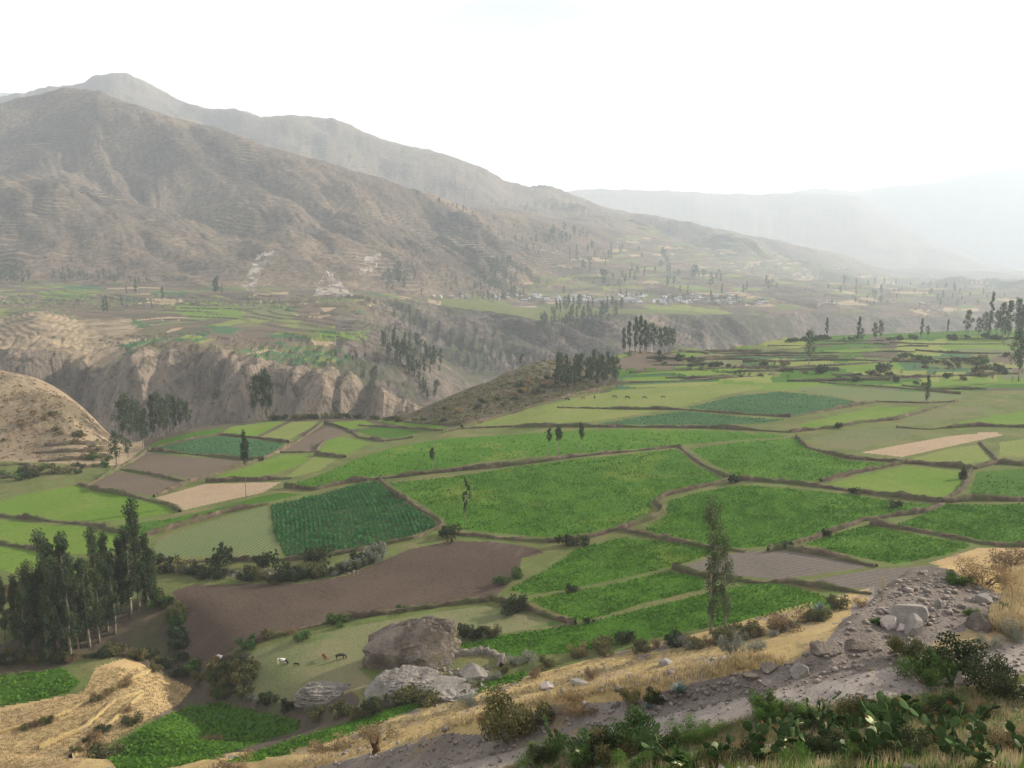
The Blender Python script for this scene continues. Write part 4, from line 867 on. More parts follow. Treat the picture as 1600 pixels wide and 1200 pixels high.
hedge([(0,750),(60,740),(120,735),(170,720)], 24, 'kog', (10, 20), '# shrub on the small terraces below the golden hill', 'shrubs on the small terraces', 16, 200, 470)
hedge([(10,690),(60,650),(110,680),(160,710)], 16, 'od', (8, 14), '# shrub dotted over the golden hill', 'shrubs on the golden hill', 20, 380, 482)
hedge([(430,655),(520,653),(600,656),(700,660)], 30, 'kko', (7, 13), '# shrub along the rim below the fluted cliff', 'shrubs along the rim', 4, 440, 560)
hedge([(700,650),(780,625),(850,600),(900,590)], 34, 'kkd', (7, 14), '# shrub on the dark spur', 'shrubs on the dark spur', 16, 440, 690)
hedge([(1000,565),(1150,570),(1300,585),(1450,600),(1590,575)], 40, 'kko', (8, 16), '# bush dotted between the far plateau fields', 'bushes between the far plateau fields', 14, 450, 900)
hedge([(1400,560),(1500,570),(1590,560)], 24, 'kog', (8, 16), '# bush in the loose scrub at the far right', 'loose scrub at the far right', 12, 450, 1000)
hedge([(1200,540),(1300,530),(1420,530),(1600,530)], 24, 'kk', (8, 15), '# bush along the far edge of the plateau', 'bushes on the far plateau edge', 4, 600, 1100)
hedge([(880,1030),(960,1020),(1050,1012),(1130,1008),(1230,985),(1300,960)], 24, 'odos', (16, 34), '# low bush in the belt where the dry slope meets the fields', 'bushes along the slope foot', 8, 60, 230)
hedge([(0,1150),(80,1128),(160,1090),(235,1050)], 12, 'od', (12, 24), '# tuft along the upper stubble terrace bank', 'tufts on the stubble terraces', 4)
hedge([(110,1188),(170,1133),(222,1088)], 9, 'odk', (12, 26), '# tuft along the lower stubble terrace bank', 'tufts on the stubble terraces', 4)
hedge([(640,1090),(720,1085),(790,1050)], 10, 'os', (14, 26), '# low bush along the narrow green strip', 'bushes along the narrow green strip', 6)
hedge([(1180,1120),(1300,1135),(1420,1120),(1550,1130)], 24, 'gokwdd', (24, 54), '# scrub bush on the near bank below the road', 'scrub on the near bank', 22, 10, 60)
hedge([(850,1195),(1000,1195),(1200,1195),(1400,1190),(1580,1180)], 30, 'gokkw', (36, 74), '# scrub bush along the very near slope edge', 'scrub on the very near slope', 18, 8, 50)

def merge_stuff(name, items, label, cat):          # (mesh, location, scale, rz) -> one object of stuff
    VV = []; FF = {3: [], 4: [], 0: []}; base = 0; mats = []; MM = {3: [], 4: []}
    for me, loc, sc, rz in items:
        n = len(me.vertices); v = np.empty(n * 3, np.float32); me.vertices.foreach_get('co', v); v = v.reshape(-1, 3) * np.array(sc)
        c, s_ = math.cos(rz), math.sin(rz); v = np.stack([v[:, 0] * c - v[:, 1] * s_, v[:, 0] * s_ + v[:, 1] * c, v[:, 2]], 1) + np.array(loc)
        lv = np.empty(len(me.loops), np.int32); me.loops.foreach_get('vertex_index', lv)
        ls = np.empty(len(me.polygons), np.int32); lt = np.empty(len(me.polygons), np.int32); mi_ = np.empty(len(me.polygons), np.int32)
        me.polygons.foreach_get('loop_start', ls); me.polygons.foreach_get('loop_total', lt); me.polygons.foreach_get('material_index', mi_)
        sel = lt == 4; q = lv[ls[sel][:, None] + np.arange(4)] + base
        mp_ = []
        for m in me.materials:
            if m not in mats: mats.append(m)
            mp_.append(mats.index(m))
        FF[4].append(q); MM[4].append(np.array(mp_)[mi_[sel]]); VV.append(v); base += n
    me = mesh_np(name, np.concatenate(VV), np.concatenate(FF[4]), mats, np.concatenate(MM[4]), smooth=False)
    return tagt(link(name, me), label, cat, None, 'stuff')
BQ.sort(key=lambda b: -b[0])
for q in BQ[:285]:
    o = link('bush', q[1]); o.location = q[2]; o.scale = q[3]; o.rotation_euler = (0, 0, q[4]); tagt(o, q[5], q[6], q[7])
merge_stuff('shrubbery', [(q[1], q[2], q[3], q[4]) for q in BQ[285:]], 'small shrubs dotted along field banks, terraces and the gorge rim', 'shrubbery')
# loose woods far beyond the gorge
def woods(n, P, hpx, y0, y1, out):
    us = [p[0] for p in P]; vs = [p[1] for p in P]; Pn = np.array(P, float); u = rng.uniform(min(us), max(us), n * 3); v = rng.uniform(min(vs), max(vs), n * 3)
    k = inside(u, v, Pn); u, v = u[k][:n], v[k][:n]; W3 = hit(np.stack([u, v], 1), y0, y1)
    for p in W3:
        h = random.uniform(*hpx) / F_PX * p[1]; s = min(h, 30) / 19.5; out.append((random.choice(FT[random.choice(['column', 'round'])]), p, (s, s, s), random.uniform(0, 6)))
wd = []
woods(36, [(960,455),(900,430),(870,395),(960,385),(1040,400),(1130,430),(1240,452),(1200,462),(1050,460)], (9, 18), 1800, 4200, wd)
woods(40, [(735,472),(745,430),(800,400),(830,440),(810,474)], (10, 18), 1700, 3000, wd)
woods(50, [(840,530),(845,490),(905,475),(975,480),(960,505),(900,540)], (11, 20), 1350, 2300, wd)
woods(50, [(592,545),(605,510),(650,530),(700,570),(690,610),(650,600),(600,560)], (9, 18), 700, 1300, wd)
woods(30, [(760,340),(900,370),(900,400),(820,400),(740,360)], (6, 12), 2200, 3800, wd)
woods(30, [(600,455),(640,400),(720,380),(750,430),(740,470)], (6, 12), 1500, 2800, wd)
woods(40, [(80,443),(240,447),(230,430),(80,425)], (6, 12), 1400, 1950, wd)
woods(50, [(1240,460),(1330,440),(1430,445),(1600,465),(1500,485),(1300,478)], (5, 10), 2200, 5000, wd)
merge_stuff('distant_woods', wd, 'loose hazy woods scattered over the slopes beyond the gorge', 'woods')

# ------------------------------------------------------------------ crops standing in the fields
def crop_stuff(kind, mat, name, label, cat, ymax=430, rows=None, h=.5, smin=.62):
    C = []; S = []
    for n, (k, P) in enumerate(FIELDS):
        if k != kind: continue
        W2 = FW[n]; lo = W2.min(0); hi = W2.max(0)
        if lo[1] > ymax: continue
        st = max(smin, (lo[1] + min(hi[1], ymax)) / 2 / 400)
        if rows:
            g1 = np.arange(-400, 400, rows[1]); g2 = np.arange(-400, 400, .62); A, B = np.meshgrid(g1, g2)
            A = A + .18 * rng.normal(size=A.shape) + 1.2 * np.sin(B / 23); x = A * math.cos(rows[0]) - B * math.sin(rows[0]) + lo[0]; y = A * math.sin(rows[0]) + B * math.cos(rows[0]) + lo[1]
        else:
            x, y = np.meshgrid(np.arange(lo[0], hi[0], st), np.arange(lo[1], min(hi[1], ymax), st * 1.15)); x = x + rng.normal(size=x.shape) * st * .35; y = y + rng.normal(size=x.shape) * st * .35
        x = x.ravel(); y = y.ravel(); k_ = (y > lo[1]) & (y < min(hi[1], ymax)) & (x > lo[0]) & (x < hi[0]); x, y = x[k_], y[k_]
        k_ = inside(x, y, W2) & (np.abs(x / y) < .64); x, y = x[k_], y[k_]
        d = fbm(x / 9, y / 9, 3, 50); k_ = rng.random(len(x)) < .88 + .5 * d; x, y = x[k_], y[k_]
        if not rows: k_ = rng.random(len(x)) < np.clip((ymax - y) / 90, 0, 1); x, y = x[k_], y[k_]
        z = H(x, y); hh = h * (1 + .5 * fbm(x / 5, y / 5, 2, 51))
        for j in range(2 if not rows else 3):
            C.append(np.stack([x + rng.normal(size=len(x)) * .15, y + rng.normal(size=len(x)) * .15, z + hh * (.25 + .3 * j)], 1)); S.append(hh * 1.15 * np.ones(len(x)))
    C = np.concatenate(C); S = np.concatenate(S); print('CROP', name, len(C)); Lv, Lf = quads(C, S, .25, .7, 5)
    return tagt(link(name, mesh_np(name, Lv, Lf, [M[mat]], smooth=False)), label, cat, None, 'stuff')
crop_stuff('lush', 'crop', 'potato_plants', 'lush green potato plants covering the larger fields', 'crop', 440)
crop_stuff('deep', 'crop', 'crop_plants', 'dark green leafy crop filling the lower fields', 'crop', 330, h=.6)
crop_stuff('teal', 'cropteal', 'bean_plants', 'blue-green bean plants in the farther fields', 'crop', 640, h=.45, smin=1.3)
crop_stuff('corn', 'corn_l', 'row_crop_plants', 'dark green crop standing in neat rows', 'crop', 430, rows=(.27, 1.55), h=.75)

# ------------------------------------------------------------------ rocks
def rock_mesh(name, size, seed, mat, sub=4, box=2.6, amp=.16, flat=.0, shear=(0, 0, 0), freq=1.6, cuts=14, cutlo=.62):
    bm = bmesh.new(); bmesh.ops.create_icosphere(bm, subdivisions=sub, radius=1); P = np.array([v.co[:] for v in bm.verts])
    q = (np.abs(P) ** box).sum(1) ** (1 / box); P = P / q[:, None]
    d = np.zeros(len(P))
    for i, (a_, b_) in enumerate(((0, 1), (1, 2), (2, 0))): d += ridged(P[:, a_] * freq + seed, P[:, b_] * freq - seed, 4, seed + i * 7) * .6 + fbm(P[:, a_] * freq * 3, P[:, b_] * freq * 3, 3, seed + i) * .4
    d2 = np.zeros(len(P))
    for i, (a_, b_) in enumerate(((0, 1), (1, 2), (2, 0))): d2 += ridged(P[:, a_] * freq * 4 + seed, P[:, b_] * freq * 4, 3, seed + 60 + i)
    P = P * (1 + amp * d / 1.8 + min(amp, .3) * .16 * d2)[:, None]
    if cuts:
        rc = np.random.default_rng(seed + 500)
        for _ in range(cuts):
            nv = rc.normal(size=3); nv /= np.linalg.norm(nv); ex = np.maximum(0, P @ nv - rc.uniform(cutlo, cutlo + .26)); P = P - ex[:, None] * nv * .93
    if flat: P[:, 2] = np.where(P[:, 2] > 1 - flat, 1 - flat + (P[:, 2] - 1 + flat) * .3, P[:, 2])
    P[:, 2] += P[:, 0] * shear[0] + P[:, 1] * shear[1]
    P = P * np.array(size) / 2
    for v, p in zip(bm.verts, P): v.co = p
    me = bpy.data.meshes.new(name); bm.to_mesh(me); bm.free(); me.materials.append(M[mat])
    return me
def put_rock(u, vb, wpx, hpx, mat, label, seed, name='boulder', cat='boulder', depth=.8, box=2.4, amp=.14, sub=4, y0=3, y1=600, smooth=True, shear=(0, 0, 0), rz=0, freq=1.6, sink=.18, dy=0, cuts=14, cutlo=.62):
    p = hit([(u, vb)], y0, y1)[0]; w = wpx / F_PX * p[1]; h = hpx / F_PX * p[1] * 1.05
    me = rock_mesh(name, (w, w * depth, h * (1 + sink)), seed, mat, sub, box, amp, 0, shear, freq, cuts, cutlo)
    if smooth: me.polygons.foreach_set('use_smooth', [True] * len(me.polygons))
    o = link(name, me); o.location = (p[0], p[1] + w * depth * .35 + dy, p[2] + h * .5 - h * sink * .5); o.rotation_euler = (0, 0, rz)
    return tagt(o, label, cat), p, w, h
put_rock(638, 1042, 128, 52, 'rockbrown', 'big flat-topped brown rock outcrop standing in the cow pasture', 3, 'rock_outcrop', 'rock', .55, 4.5, .36, 6, shear=(.2, .15, 0), freq=1.25, sink=.9, smooth=False, cuts=9, cutlo=.95)
put_rock(697, 1012, 38, 50, 'rockbrown', 'tall split end block leaning against the right of the brown outcrop', 8, 'rock_outcrop', 'rock', .6, 4.6, .26, 5, shear=(.1, 0, 0), freq=1.3, sink=.3, smooth=False)
put_rock(510, 1092, 100, 14, 'rockpale', 'low grey rock ledge sloping down left of the pale slab', 21, 'rock_ledge', 'rock', .45, 2.2, .3, 6, freq=1.9, sink=1.6, smooth=False, cuts=0)
put_rock(626, 1090, 108, 20, 'rockpale', 'pale whitish rock slab below the brown outcrop', 14, 'rock_slab', 'rock', .75, 2.3, .34, 6, shear=(.25, .2, 0), freq=1.7, sink=1.0, smooth=False, cuts=4, cutlo=.85)
put_rock(690, 1094, 110, 12, 'rockpale', 'pale grey rough rock slab under the stone basin', 17, 'rock_slab', 'rock', .75, 2.3, .34, 6, freq=1.7, sink=1.2, smooth=False, cuts=4, cutlo=.85)
put_rock(738, 1062, 66, 13, 'rockpale', 'low pale rock dome inside the stone basin', 19, 'rock_slab', 'rock', .8, 2.1, .35, 5, freq=1.3, sink=1.0, smooth=False)
make_wall('curved dry stone wall round the basin beside the brown outcrop', [(660,1024),(690,1030),(720,1024),(750,1021),(772,1024),(784,1032),(786,1044)], 1.6, .7, mat='stone')
make_wall('tumbled line of pale stones running down from the pale slab', [(560,1112),(590,1095),(620,1082)], 1.3, 1.3, 'line of stones', 'stone_row', mat='stone')
BO = [(1422,978,66,34,'rockgrey','big rounded grey boulder on the gravel mound, largest of all',31),(1430,992,34,30,'rockgrey','brownish lower boulder under the biggest grey boulder',32),
 (1391,984,30,24,'rockpink','pale pink round boulder left of the biggest grey boulder',33),(1411,987,20,13,'rockpink','small pale pink boulder touching the round pink one',34),
 (1468,948,14,14,'rockgrey','dark angular stone upright on the gravel mound',35),(1475,950,7,16,'rockpink','thin pale slab leaning by the dark angular stone',36),
 (1543,944,30,15,'rockgrey','brown boulder at the right shoulder of the gravel mound',37),(1252,1058,38,20,'rockgrey','grey boulder with a bright edge beside the road',38),
 (1148,1068,14,9,'rockgrey','fist-shaped stone on the road bank',39),(965,1104,12,9,'rockgrey','first stone in the line left of the road bank',40),(1205,1050,38,8,'rockbrown','long dark boulder in the road bank left of the grey boulder',41),
 (1176,1062,34,9,'rockbrown','low dark lump of earth and stones at the left end of the road bank',42),(1290,1022,56,9,'rockbrown','long brown earth lump at the upper road bank',43),(1345,1018,50,11,'rockbrown','reddish earth lump below the gravel mound',44),
 (1415,1042,26,14,'rockgrey','pale flat stone where the road disappears',45),(1040,1040,26,8,'rockgrey','small row of stones on the dry slope',46),(987,1058,10,6,'rockpink','lone pale stone on the dry slope',47),
 (905,1072,30,9,'rockgrey','low stones on the dry slope above the dry grass',48),(855,1078,24,9,'rockpink','pale stones on the dry slope near the olive bush',49),(1535,985,50,22,'rockbrown','dark eroded lump at the right foot of the mound',50)]
for u, vb, w, h, mt, lab, sd_ in BO: put_rock(u, vb, w, h, mt, lab, sd_, sub=5, amp=.10 if mt != 'rockbrown' else .30, box=2.7 if mt != 'rockbrown' else 2.2, freq=.9, sink=.5 if mt != 'rockbrown' else .9, y1=240)
# loose stones
def scatter_px(n, P, y0, y1):
    us = [p[0] for p in P]; vs = [p[1] for p in P]; Pn = np.array(P, float); u = rng.uniform(min(us), max(us), n * 4); v = rng.uniform(min(vs), max(vs), n * 4)
    k = inside(u, v, Pn); return hit(np.stack([u[k][:n], v[k][:n]], 1), y0, y1)
def stones(name, n, P, s0, s1, mat, label, y0=10, y1=240, cat='stones'):
    W3 = scatter_px(n, P, y0, y1); n = len(W3); t = rng.random(n) ** 7; S = (s0 + (s1 - s0) * t)
    B = np.array([(-1,-1,-1),(1,-1,-1),(1,1,-1),(-1,1,-1),(-1,-1,1),(1,-1,1),(1,1,1),(-1,1,1)], float) * .5
    V8 = B[None] * (.55 + .6 * rng.random((n, 8, 3))) * S[:, None, None] * np.array([1.2, 1, .75]); an = rng.random(n) * 6.28; c, s_ = np.cos(an)[:, None], np.sin(an)[:, None]
    V8 = np.stack([V8[..., 0] * c - V8[..., 1] * s_, V8[..., 0] * s_ + V8[..., 1] * c, V8[..., 2]], -1) + W3[:, None, :] + np.array([0, 0, .1]) * S[:, None, None]
    Fb = np.array([(0,3,2,1),(4,5,6,7),(0,1,5,4),(1,2,6,5),(2,3,7,6),(3,0,4,7)]); Fq = (Fb[None] + (np.arange(n) * 8)[:, None, None]).reshape(-1, 4)
    return tagt(link(name, mesh_np(name, V8.reshape(-1, 3), Fq, [M[mat]], smooth=False)), label, cat, None, 'stuff')
GP = [p for p in FIELDS if p[0] == 'gravel'][0][1]
stones('gravel_stones', 3800, GP, .05, .34, 'stone', 'grey gravel and rubble along the road bank and mound', cat='gravel')
stones('road_pebbles', 2200, [p for p in FIELDS if p[0] == 'road'][0][1], .02, .22, 'stone', 'small pebbles and grit on the gravel road', 10, 120, 'pebbles')
stones('scattered_stones', 2600, [(440,1200),(800,1060),(1110,990),(1400,900),(1600,850),(1600,960),(1320,960),(1060,1065),(860,1095),(600,1170)], .08, .5, 'stone', 'loose stones strewn over the dry slope')
stones('near_pebbles', 2600, [(700,1205),(1200,1110),(1600,1000),(1600,1205)], .03, .22, 'stone', 'small stones on the near bank', 5, 60)
stones('basin_rubble', 700, [(560,1115),(600,1085),(680,1040),(780,1040),(760,1075),(680,1105),(620,1090)], .15, .9, 'stone', 'pale rubble around the stone basin', 120, 240)
stones('bank_stones', 900, [(300,905),(560,898),(560,885),(300,890)], .2, .9, 'stone', 'pale stones on the bank above the dark ploughed field', 180, 330)

# ------------------------------------------------------------------ dry grass and weeds
def tufts(name, P, n, hgt, mat, label, cat, y0, y1, wid=.05, nb=5, spread=.18, up=1.0):
    W3 = scatter_px(n, P, y0, y1); n = len(W3); VV = []
    for j in range(nb):
        an = rng.random(n) * 6.28; ln = hgt * (.5 + rng.random(n)); b = W3 + np.stack([rng.normal(size=n) * spread, rng.normal(size=n) * spread, -.02 * np.ones(n)], 1)
        b[:, 2] = H(b[:, 0], b[:, 1]) - .02
        lean = .55 * rng.random(n); t = b + np.stack([np.cos(an) * ln * lean, np.sin(an) * ln * lean, ln * up], 1)
        w_ = np.stack([-np.sin(an), np.cos(an), 0 * an], 1) * wid * .5 * np.maximum(1, W3[:, 1:2] / 45)
        VV.append(np.stack([b - w_, b + w_, t + w_ * .25, t - w_ * .25], 1))
    VV = np.concatenate(VV).reshape(-1, 3); Fq = np.arange(len(VV)).reshape(-1, 4)
    return tagt(link(name, mesh_np(name, VV, Fq, [M[mat]], smooth=False)), label, cat, None, 'stuff')
SL = [(420,1205),(600,1130),(850,1052),(1000,1012),(1110,988),(1250,950),(1330,935),(1250,965),(1150,1005),(1230,1035),(1120,1058),(1060,1068),(860,1098),(700,1140),(520,1192)]
tufts('dry_grass', SL, 5200, .30, 'strawg', 'straw-coloured dry grass on the slope above the road', 'grass', 40, 260)
tufts('stubble_straw', [(0,1112),(130,1082),(150,1042),(240,1047),(300,1075),(280,1100),(150,1175),(100,1205),(0,1205)], 3500, .25, 'strawg', 'golden stubble on the lower left terraces', 'stubble', 140, 240)
NB = [(760,1205),(860,1180),(1000,1165),(1200,1112),(1420,1088),(1600,1055),(1600,1205)]
tufts('near_dry_grass', NB, 4500, .28, 'strawg', 'dry grass tufts on the near bank below the road', 'grass', 6, 60, .014, 6, .1)
tufts('near_weeds', NB, 6000, .2, 'weed', 'green weeds on the near bank below the road', 'weeds', 6, 60, .03, 6, .12, .8)
tufts('mound_grass', [(1570,905),(1600,860),(1600,900),(1600,1000),(1540,980),(1575,930)], 1500, .45, 'strawg', 'dry grass right of the gravel mound', 'grass', 40, 240, .05)
hp = [(0,580),(60,592),(130,640),(180,692),(170,715),(60,720),(0,720)]
tufts('hill_scrub', hp, 320, .45, 'bdry', 'sparse low scrub over the golden hill', 'scrub', 350, 490, .12, 4, .5)
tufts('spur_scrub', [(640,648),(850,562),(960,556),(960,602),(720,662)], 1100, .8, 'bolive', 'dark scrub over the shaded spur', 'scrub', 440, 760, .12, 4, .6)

# ------------------------------------------------------------------ prickly pears, agaves, stump, flower stalk
M['pad'] = ground('cactus_pad_green', (.036,.066,.024), (.052,.088,.032), (.075,.115,.045), 1.5, 9, .02, .4)
M['padpale'] = ground('pale_cactus_pad', (.35,.38,.18), (.42,.45,.24), (.5,.52,.32), 1.5, 9, .02, .3)  # pale yellow-green, given to a few pads at random
M['fruit'] = ground('cactus_fruit', (.14,.06,.03), (.20,.09,.04), (.24,.13,.05), 2, 9, .01, .3)
M['agave'] = ground('agave_leaf', (.13,.18,.16), (.18,.235,.21), (.23,.29,.26), 1.5, 6, .02, .4)
M['agavedark'] = ground('agave_leaf_dark', (.05,.06,.055), (.08,.09,.08), (.12,.13,.11), 1.5, 6, .02, .4)
def cactus_proto(seed, n):
    r = random.Random(seed); mb = MB(); fr = MB(); pads = []
    def pad(base, dirv, nrm, h, w, m=0):
        dirv = dirv.normalized(); side = dirv.cross(nrm).normalized(); nrm = side.cross(dirv).normalized(); vs = []; K_ = 10
        for sgn in (1, -1):
            vs.append(base + dirv * h * .52 + nrm * .032 * sgn * h / .3)
            for i in range(K_):
                a_ = 2 * math.pi * i / K_; yy = .5 - .5 * math.cos(a_); xx = math.sin(a_) * (.5 - .12 * math.cos(a_))
                vs.append(base + dirv * h * yy + side * w * xx + nrm * .012 * sgn * h / .3)
        fs = []
        for i in range(K_):
            j = (i + 1) % K_; fs.append((0, 1 + i, 1 + j)); fs.append((K_ + 1, K_ + 2 + j, K_ + 2 + i)); fs.append((1 + i, K_ + 2 + i, K_ + 2 + j, 1 + j))
        mb.add(vs, fs, m); pads.append((base + dirv * h * .95, dirv, nrm, h))
    for i in range(r.randint(4, 6)):
        a_ = r.uniform(0, 6.28); pad(Vector((math.cos(a_) * r.uniform(.02, .16), math.sin(a_) * r.uniform(.02, .16), -.06)), Vector((r.uniform(-.4, .4), r.uniform(-.4, .4), 1)), Vector((r.uniform(-1, 1), r.uniform(-1, 1), .1)), r.uniform(.3, .42), r.uniform(.24, .32))
    while len(pads) < n:
        b, d, nn, h = r.choice(pads[-14:]); 
        if b.z > 1.5: b, d, nn, h = r.choice(pads[:6])
        pad(b + Vector((r.uniform(-.06, .06), r.uniform(-.06, .06), 0)), d + Vector((r.uniform(-.9, .9), r.uniform(-.9, .9), r.uniform(-.1, .5))), nn + Vector((r.uniform(-.8, .8), r.uniform(-.8, .8), 0)), r.uniform(.24, .36), r.uniform(.19, .27), 1 if r.random() < .035 else 0)
    for b, d, nn, h in pads[6:]:
        if r.random() < .3:
            for k in range(2):
                q = b + Vector((r.uniform(-.05, .05), r.uniform(-.05, .05), 0)); mb.tube([q - d * .03, q + d * .03, q + d * .07], [.014, .022, .012], 5, 2)
    return mb.mesh('prickly_pear', [M['pad'], M['padpale'], M['fruit']])
CP = [cactus_proto(i, n) for i, n in enumerate((26, 38, 52, 34))]
CPL = [(838,1192,'leftmost prickly pear by the gravel heap at the bottom'),(868,1188,'prickly pear with pale pads beside the gravel heap'),(900,1198,'prickly pear low among green scrub at the bottom edge'),(935,1200,'prickly pear left of the broad green bush, at the bottom edge'),
 (1240,1150,'prickly pear in the clump rising before the road'),(1275,1132,'prickly pear standing tallest against the pale road'),(1290,1155,'prickly pear below the tallest one by the road'),(1325,1148,'prickly pear right of the tallest one by the road'),
 (1130,1200,'prickly pear at the bottom edge in dry scrub'),(1185,1198,'prickly pear with big flat pads at the bottom edge'),(1230,1196,'dark prickly pear at the bottom, below the road clump'),(1270,1190,'prickly pear amid scrub below the road clump'),
 (1330,1192,'prickly pear at the bottom, mid-right'),(1375,1172,'prickly pear in the thicket under the dark bushes'),(1400,1140,'prickly pear just below the green road-end bush'),(1425,1196,'wide prickly pear at the bottom of the thicket'),
 (1460,1150,'prickly pear in the middle of the right-hand thicket'),(1490,1196,'prickly pear with fruit in the bottom thicket'),(1520,1160,'prickly pear right of the thicket middle'),(1545,1200,'big prickly pear with red-brown fruit at the bottom right'),
 (1590,1190,'prickly pear in the bottom right corner'),(1485,1075,'prickly pear half hidden in the big dark bush'),(1440,1055,'prickly pear at the left of the big dark bush'),(1080,1203,'small prickly pear at the bottom edge under weeds'),(1360,1200,'low prickly pear at the bottom between larger ones')]
for i, (u, vb, lab) in enumerate(CPL):
    p = hit([(u, vb)], 6, 70)[0]; o = link('prickly_pear', CP[i % 4]); o.location = p; o.rotation_euler = (0, 0, random.uniform(0, 6.28))
    s = random.uniform(.8, 1.05) * (1.0 if p[1] < 30 else 1.2); o.scale = (s, s, s); tagt(o, lab, 'cactus')
def agave_mesh(seed, mat, n=26):
    r = random.Random(seed); mb = MB()
    for i in range(n):
        a_ = i * 2.4 + r.uniform(-.2, .2); el = R(18 + 62 * i / n); L = r.uniform(.85, 1.1); d = Vector((math.cos(a_), math.sin(a_), 0)); sd2 = Vector((-math.sin(a_), math.cos(a_), 0)); vs = []
        for j, (t, w) in enumerate(((0, .07), (.3, .085), (.65, .065), (1, .004))):
            c = d * (L * t * math.cos(el)) + Vector((0, 0, L * t * math.sin(el) + .06 * math.sin(t * 3.1))); up = Vector((0, 0, .035 * (1 - t)))
            vs += [c - sd2 * w + up, c - up * .4, c + sd2 * w + up]
        mb.add(vs, [(j * 3 + k, j * 3 + k + 1, j * 3 + k + 4, j * 3 + k + 3) for j in range(3) for k in range(2)])
    return mb.mesh('agave', [M[mat]], True)
for u, vb, w, mt, lab in [(1062,1084,44,'agave','blue-grey agave with stiff spreading leaves on the road bank'),(1281,958,38,'agave','blue-grey agave at the edge of the potato strip'),(1195,1112,26,'agavedark','dark agave left of the green weed bush by the road'),
    (1243,1106,22,'agavedark','dark agave right of the green weed bush by the road'),(1013,1108,22,'agave','small agave in the stones below the two round bushes'),(935,1206,20,'agave','little agave among cactus pads at the bottom'),(1375,1108,22,'agave','agave at the near edge of the road end')]:
    p = hit([(u, vb)], 6, 260)[0]; o = link('agave', agave_mesh(int(u), mt)); s = w / F_PX * p[1] / 1.9; o.location = p; o.scale = (s, s, s); tagt(o, lab, 'agave')
p = hit([(587, 1176)], 30, 200)[0]; s = p[1] / F_PX
mb = MB(); mb.tube([(0, 0, -1 * s), (2 * s, 0, 8 * s), (0, 0, 16 * s)], [7 * s, 6 * s, 5 * s], 9)
mb.tube([(-2 * s, 0, 10 * s), (-7 * s, 0, 20 * s), (-7 * s, 1 * s, 31 * s)], [4 * s, 2.5 * s, .8 * s], 6); mb.tube([(2 * s, 0, 12 * s), (4 * s, 0, 22 * s), (5 * s, 0, 33 * s)], [4 * s, 2.2 * s, .7 * s], 6); mb.tube([(6 * s, 0, 2 * s), (10 * s, 0, 0), (15 * s, 2 * s, -2 * s)], [3.5 * s, 2.5 * s, 1 * s], 6)
o = link('dead_stump', mb.mesh('dead_stump', [M['deadwood']], True)); o.location = p; tagt(o, 'jagged dark dead tree stump in dry grass near the gravel heap', 'stump')
for u, vb, vt, lab in [(1377, 940, 898, 'thin pale dried flower stalk beside the gravel mound'), (1245, 956, 925, 'thin pale stalk above the blue-grey agave')]:
    p = hit([(u, vb)], 30, 240)[0]; h = (vb - vt) / F_PX * p[1]; mb = MB(); mb.tube([(0, 0, -.2), (.03, 0, h * .5), (0, .02, h)], [.05, .04, .025], 6)
    for k in range(5):
        a_ = k * 2.2; mb.tube([(0, 0, h * (.6 + k * .08)), (math.cos(a_) * .25, math.sin(a_) * .25, h * (.64 + k * .08))], [.02, .03], 5)
    o = link('flower_stalk', mb.mesh('flower_stalk', [M['strawg']], True)); o.location = p; tagt(o, lab, 'flower stalk')

# ------------------------------------------------------------------ cattle
def cow_mesh(grazing=True):
    me = bpy.data.meshes.new('c'); bm = bmesh.new(); rad = []
    def v(x, y, z, r): rad.append(r); return bm.verts.new((x, y, z))
    hip = v(-.75, 0, 1.12, .30); mid = v(-.1, 0, 1.02, .38); sh = v(.6, 0, 1.08, .33); e = bm.edges.new
    e((hip, mid)); e((mid, sh))
    if grazing: pts = [(.95, 0, .95, .20), (1.15, 0, .62, .15), (1.28, 0, .32, .14), (1.42, 0, .12, .085)]
    else: pts = [(.95, 0, 1.28, .20), (1.15, 0, 1.42, .15), (1.38, 0, 1.38, .13), (1.62, 0, 1.26, .085)]
    pr = sh; hv = None
    for i, q in enumerate(pts):
        n = v(*q); e((pr, n)); pr = n
        if i == 1: hv = n
    for s_ in (-1, 1):
        q = v(hv.co.x, s_ * .2, hv.co.z + .12, .035); e((hv, q)); q2 = v(hv.co.x + .03, s_ * .27, hv.co.z + .26, .02); e((q, q2))
        for bx, src, k in ((-.8, hip, 1), (.62, sh, 0)):
            a = v(bx + .02, s_ * .2, .85, .15); b = v(bx - (.1 if k else -.02), s_ * .2, .48, .075); c = v(bx + (0 if k else .0), s_ * .2, .1, .05); d = v(bx + .04, s_ * .2, .0, .06); e((src, a)); e((a, b)); e((b, c)); e((c, d))
    t1 = v(-1.08, 0, 1.1, .06); t2 = v(-1.14, 0, .7, .03); t3 = v(-1.13, 0, .45, .05); e((hip, t1)); e((t1, t2)); e((t2, t3))
    bm.to_mesh(me); bm.free(); o = bpy.data.objects.new('c', me); COL.objects.link(o); o.modifiers.new('s', 'SKIN'); o.modifiers.new('u', 'SUBSURF').levels = 1
    for i, r_ in enumerate(rad): me.skin_vertices[0].data[i].radius = (r_, r_ * (.8 if r_ > .25 else 1)); me.skin_vertices[0].data[i].use_root = i == 0
    dg = bpy.context.evaluated_depsgraph_get(); out = bpy.data.meshes.new_from_object(o.evaluated_get(dg)); bpy.data.objects.remove(o)
    out.materials.clear(); out.polygons.foreach_set('use_smooth', [True] * len(out.polygons)); return out
